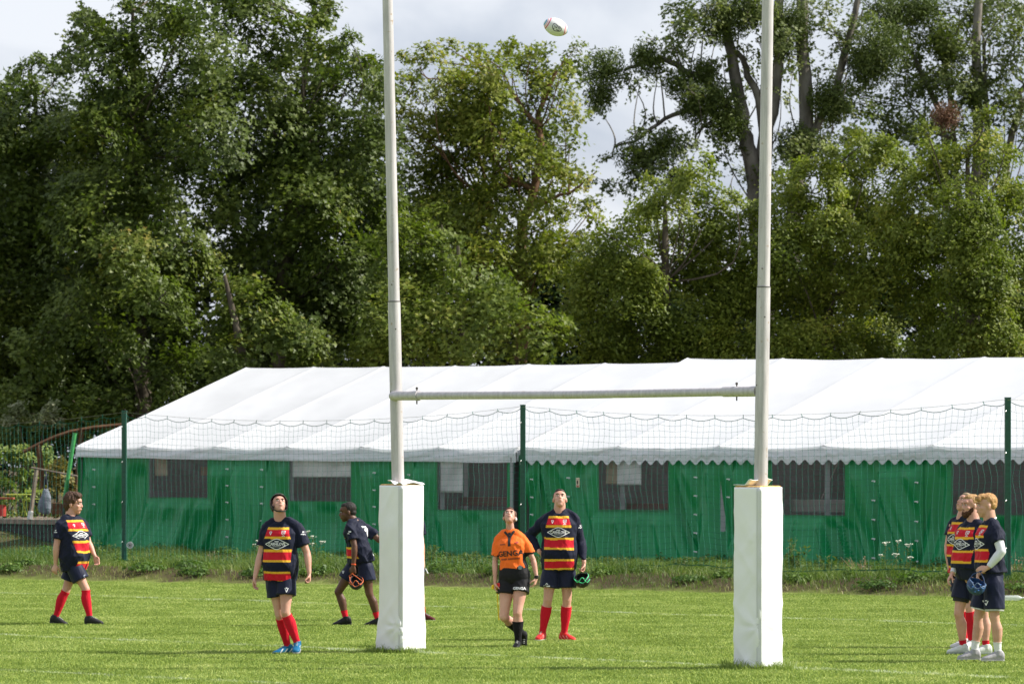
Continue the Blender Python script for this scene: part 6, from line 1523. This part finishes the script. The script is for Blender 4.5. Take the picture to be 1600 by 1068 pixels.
shrub('bush with pale blossom above the arbour beam at the left', 60, 740, 112, [(75, 640, 12), (62, 655, 10), (88, 650, 9), (20, 655, 14), (30, 640, 9)], 34, [(0, (.06, .1, .03)), (.6, (.18, .2, .1)), (1, (.42, .42, .3))], 'blossom_shrub')
# round white reflector by the left post and bottle at the pitch edge
o1 = at3(203, 851, 86.4); m = MB()
m.tube([Vector(o1) + Vector((0, .02, 0)), Vector(o1) + Vector((0, -.0, 0))], .07, 24); wr_ = simple('round_vent', m, pm('off_white', (.6, .6, .58), .6), o1, 'round white plastic wheel lying against the foot of the left fence post', 'wheel', bev=0)
m = MB()
for k in range(8):
    a_ = k * math.pi / 4; c = Vector(o1) + Vector((math.cos(a_) * .036, -.004, math.sin(a_) * .036)); m.ell(c, (.009, .004, .009), nu=8, nv=5)
m.ell(Vector(o1) + Vector((0, -.006, 0)), (.018, .008, .018)); link('holes', m.mesh(org=o1), dark, wr_)
bo = G(1583, 939) + Vector((0, 0, .055)); m = MB()
prof = [(-.16, .012), (-.155, .038), (-.14, .045), (-.08, .043), (-.07, .046), (.0, .043), (.02, .046), (.08, .045), (.12, .03), (.145, .015), (.165, .014)]
m.tube([bo + Vector((x, x * .15, 0)) for x, r_ in prof], [r_ for x, r_ in prof], 16)
bot, t, b = nodes('clear_plastic'); b.inputs['Base Color'].default_value = (.7, .75, .75, 1); b.inputs['Roughness'].default_value = .15; b.inputs['Alpha'].default_value = .45
o = empty('plastic_bottle', bo - Vector((0, 0, .055)), 'clear plastic bottle lying at the pitch edge beside the right hand players', 'bottle')
link('shell', m.mesh(org=tuple(o.location)), bot, o)
m = MB(); m.tube([bo + Vector((.165, .025, 0)), bo + Vector((.185, .028, 0))], .016, 12); link('lid', m.mesh(org=tuple(o.location)), pm('white_lid', (.7, .7, .7), .4), o)

# wild flowers and tall weeds standing along the bank
wst = leafmat('weed_leaves', [(0, (.06, .11, .02)), (.5, (.11, .17, .04)), (1, (.2, .22, .08))])
umb = pm('umbel_white', (.62, .64, .52), .8); dryst = pm('dry_stalk', (.26, .2, .11), .9)
def weed(px, pt, Y, kind, seed):
    rg = np.random.default_rng(seed); x = (px - 800) / F * Y; z0 = hgt0(x, Y); H = HC - (pt - HY) / F * Y - z0
    org = (x, Y, z0)
    lab = {'umbel': 'white flowering umbel weed on a thin stalk', 'leafy': 'tall leafy green weed', 'dry': 'dry brown seed-head stalk'}[kind]
    return org, H, lab, rg
wl = [(918, 838, 71, 'umbel', 'white umbel flower close beside the scrum-capped player'), ]
wspec = [(482, 830, 'umbel', 'white umbel weed just right of the scrum-capped player'), (492, 838, 'umbel', 'lower white umbel weed right of the scrum-capped player'), (405, 845, 'umbel', 'white umbel weed just left of the scrum-capped player'),
         (1382, 848, 'umbel', 'white umbel weed in the gap left of the three players, leftmost of three'), (1400, 845, 'umbel', 'tallest white umbel weed left of the three players'), (1418, 851, 'umbel', 'white umbel weed nearest to the three players'),
         (1240, 838, 'leafy', 'leafy green weed just right of the right goal pad'), (1128, 880, 'leafy', 'leafy weed just left of the right goal pad'), (1070, 868, 'leafy', 'broad leafy weed midway between the tall player and the right pad'), (950, 868, 'leafy', 'leafy weed behind the green edged scrum cap'),
         (1350, 868, 'dry', 'clump of dry grey seed heads under the tent wall left of the three players'), (1580, 860, 'dry', 'tall dry brown stalks behind the right hand players'), (1590, 880, 'dry', 'dry brown stalks at the right picture edge'),
         (668, 850, 'leafy', 'tall leafy weed just right of the left goal pad'), (205, 868, 'dry', 'dry brown weed clump at the foot of the left fence post'), (180, 875, 'leafy', 'dark leafy weed left of the left fence post'), (330, 862, 'dry', 'dry grass clump between the left post and the scrum-capped player'),
         (150, 842, 'leafy', 'slim weed in front of the left end of the tent'), (1295, 866, 'leafy', 'bushy weed midway between right pad and three players'), (540, 868, 'leafy', 'leafy weed behind the player carrying the orange strapped cap'), (740, 860, 'leafy', 'leafy weed left of the referee')]
for i, (px, pt, kind, lab) in enumerate(wspec):
    vv = 64.5 if kind != 'umbel' else 66.5
    k = (px - 800) / F; Y = vv / (NV[1] + NV[0] * k)
    x = k * Y; z0 = hgt0(x, Y); H = HC - (pt - HY) / F * Y - z0; rg = np.random.default_rng(200 + i); org = (x, Y, z0)
    root = empty('weed_plant', org, lab, 'weed', 'weeds along the bank')
    m = MB(); heads = []
    nst = {'umbel': 2, 'leafy': 7, 'dry': 16}[kind]
    for s_ in range(nst):
        h_ = H * (1 if s_ == 0 else rg.uniform(.5, .98)); dx = rg.normal() * (.05 if kind == 'umbel' else .14) * (s_ > 0); dy = rg.normal() * .1
        tip = Vector((dx * 1.6 + rg.normal() * .02, dy, h_)); m.tube([(dx * .5, dy * .5, 0), (dx, dy, h_ * .5), tip], [.006, .005, .003], 4); heads.append(tip)
    link('stalk', m.mesh(), dryst if kind == 'dry' else pm('green_stalk', (.10, .15, .05), .8), root)
    if kind == 'umbel':
        m = MB()
        for tip in heads:
            for q in range(9):
                c = tip + Vector((rg.normal() * .032, rg.normal() * .032, .01 + rg.normal() * .006)); m.ell(c, (.018, .018, .010), nu=6, nv=4); m.tube([tip - Vector((0, 0, .05)), c], .0025, 3)
        link('flower_head', m.mesh(), umb, root)
    n = {'umbel': 30, 'leafy': 260, 'dry': 120}[kind]
    hs_ = [heads[j] for j in rg.integers(0, len(heads), n)]; fr_ = rg.uniform(.12, 1, n)
    c = np.array([[p.x * q + rg.normal() * .05, p.y * q + rg.normal() * .05, p.z * q] for p, q in zip(hs_, fr_)])
    V, idx = leaf_cloud(c, rg.normal(size=(n, 3)) + [0, 0, 1], rg.uniform(.05, .11, n) if kind != 'dry' else rg.uniform(.02, .05, n), .3 if kind != 'dry' else .6, .1, rg, 0)
    me = np_mesh('leaves', V, len(idx), 4, idx); a_ = me.attributes.new('tint', 'FLOAT', 'POINT'); a_.data.foreach_set('value', np.repeat(rg.uniform(.2, .8, n), 6).astype(np.float32))
    link('leaves', me, wst if kind != 'dry' else leafmat('dry_leaves', [(0, (.14, .10, .05)), (1, (.34, .27, .17))], trans=.15), root, smooth=False)
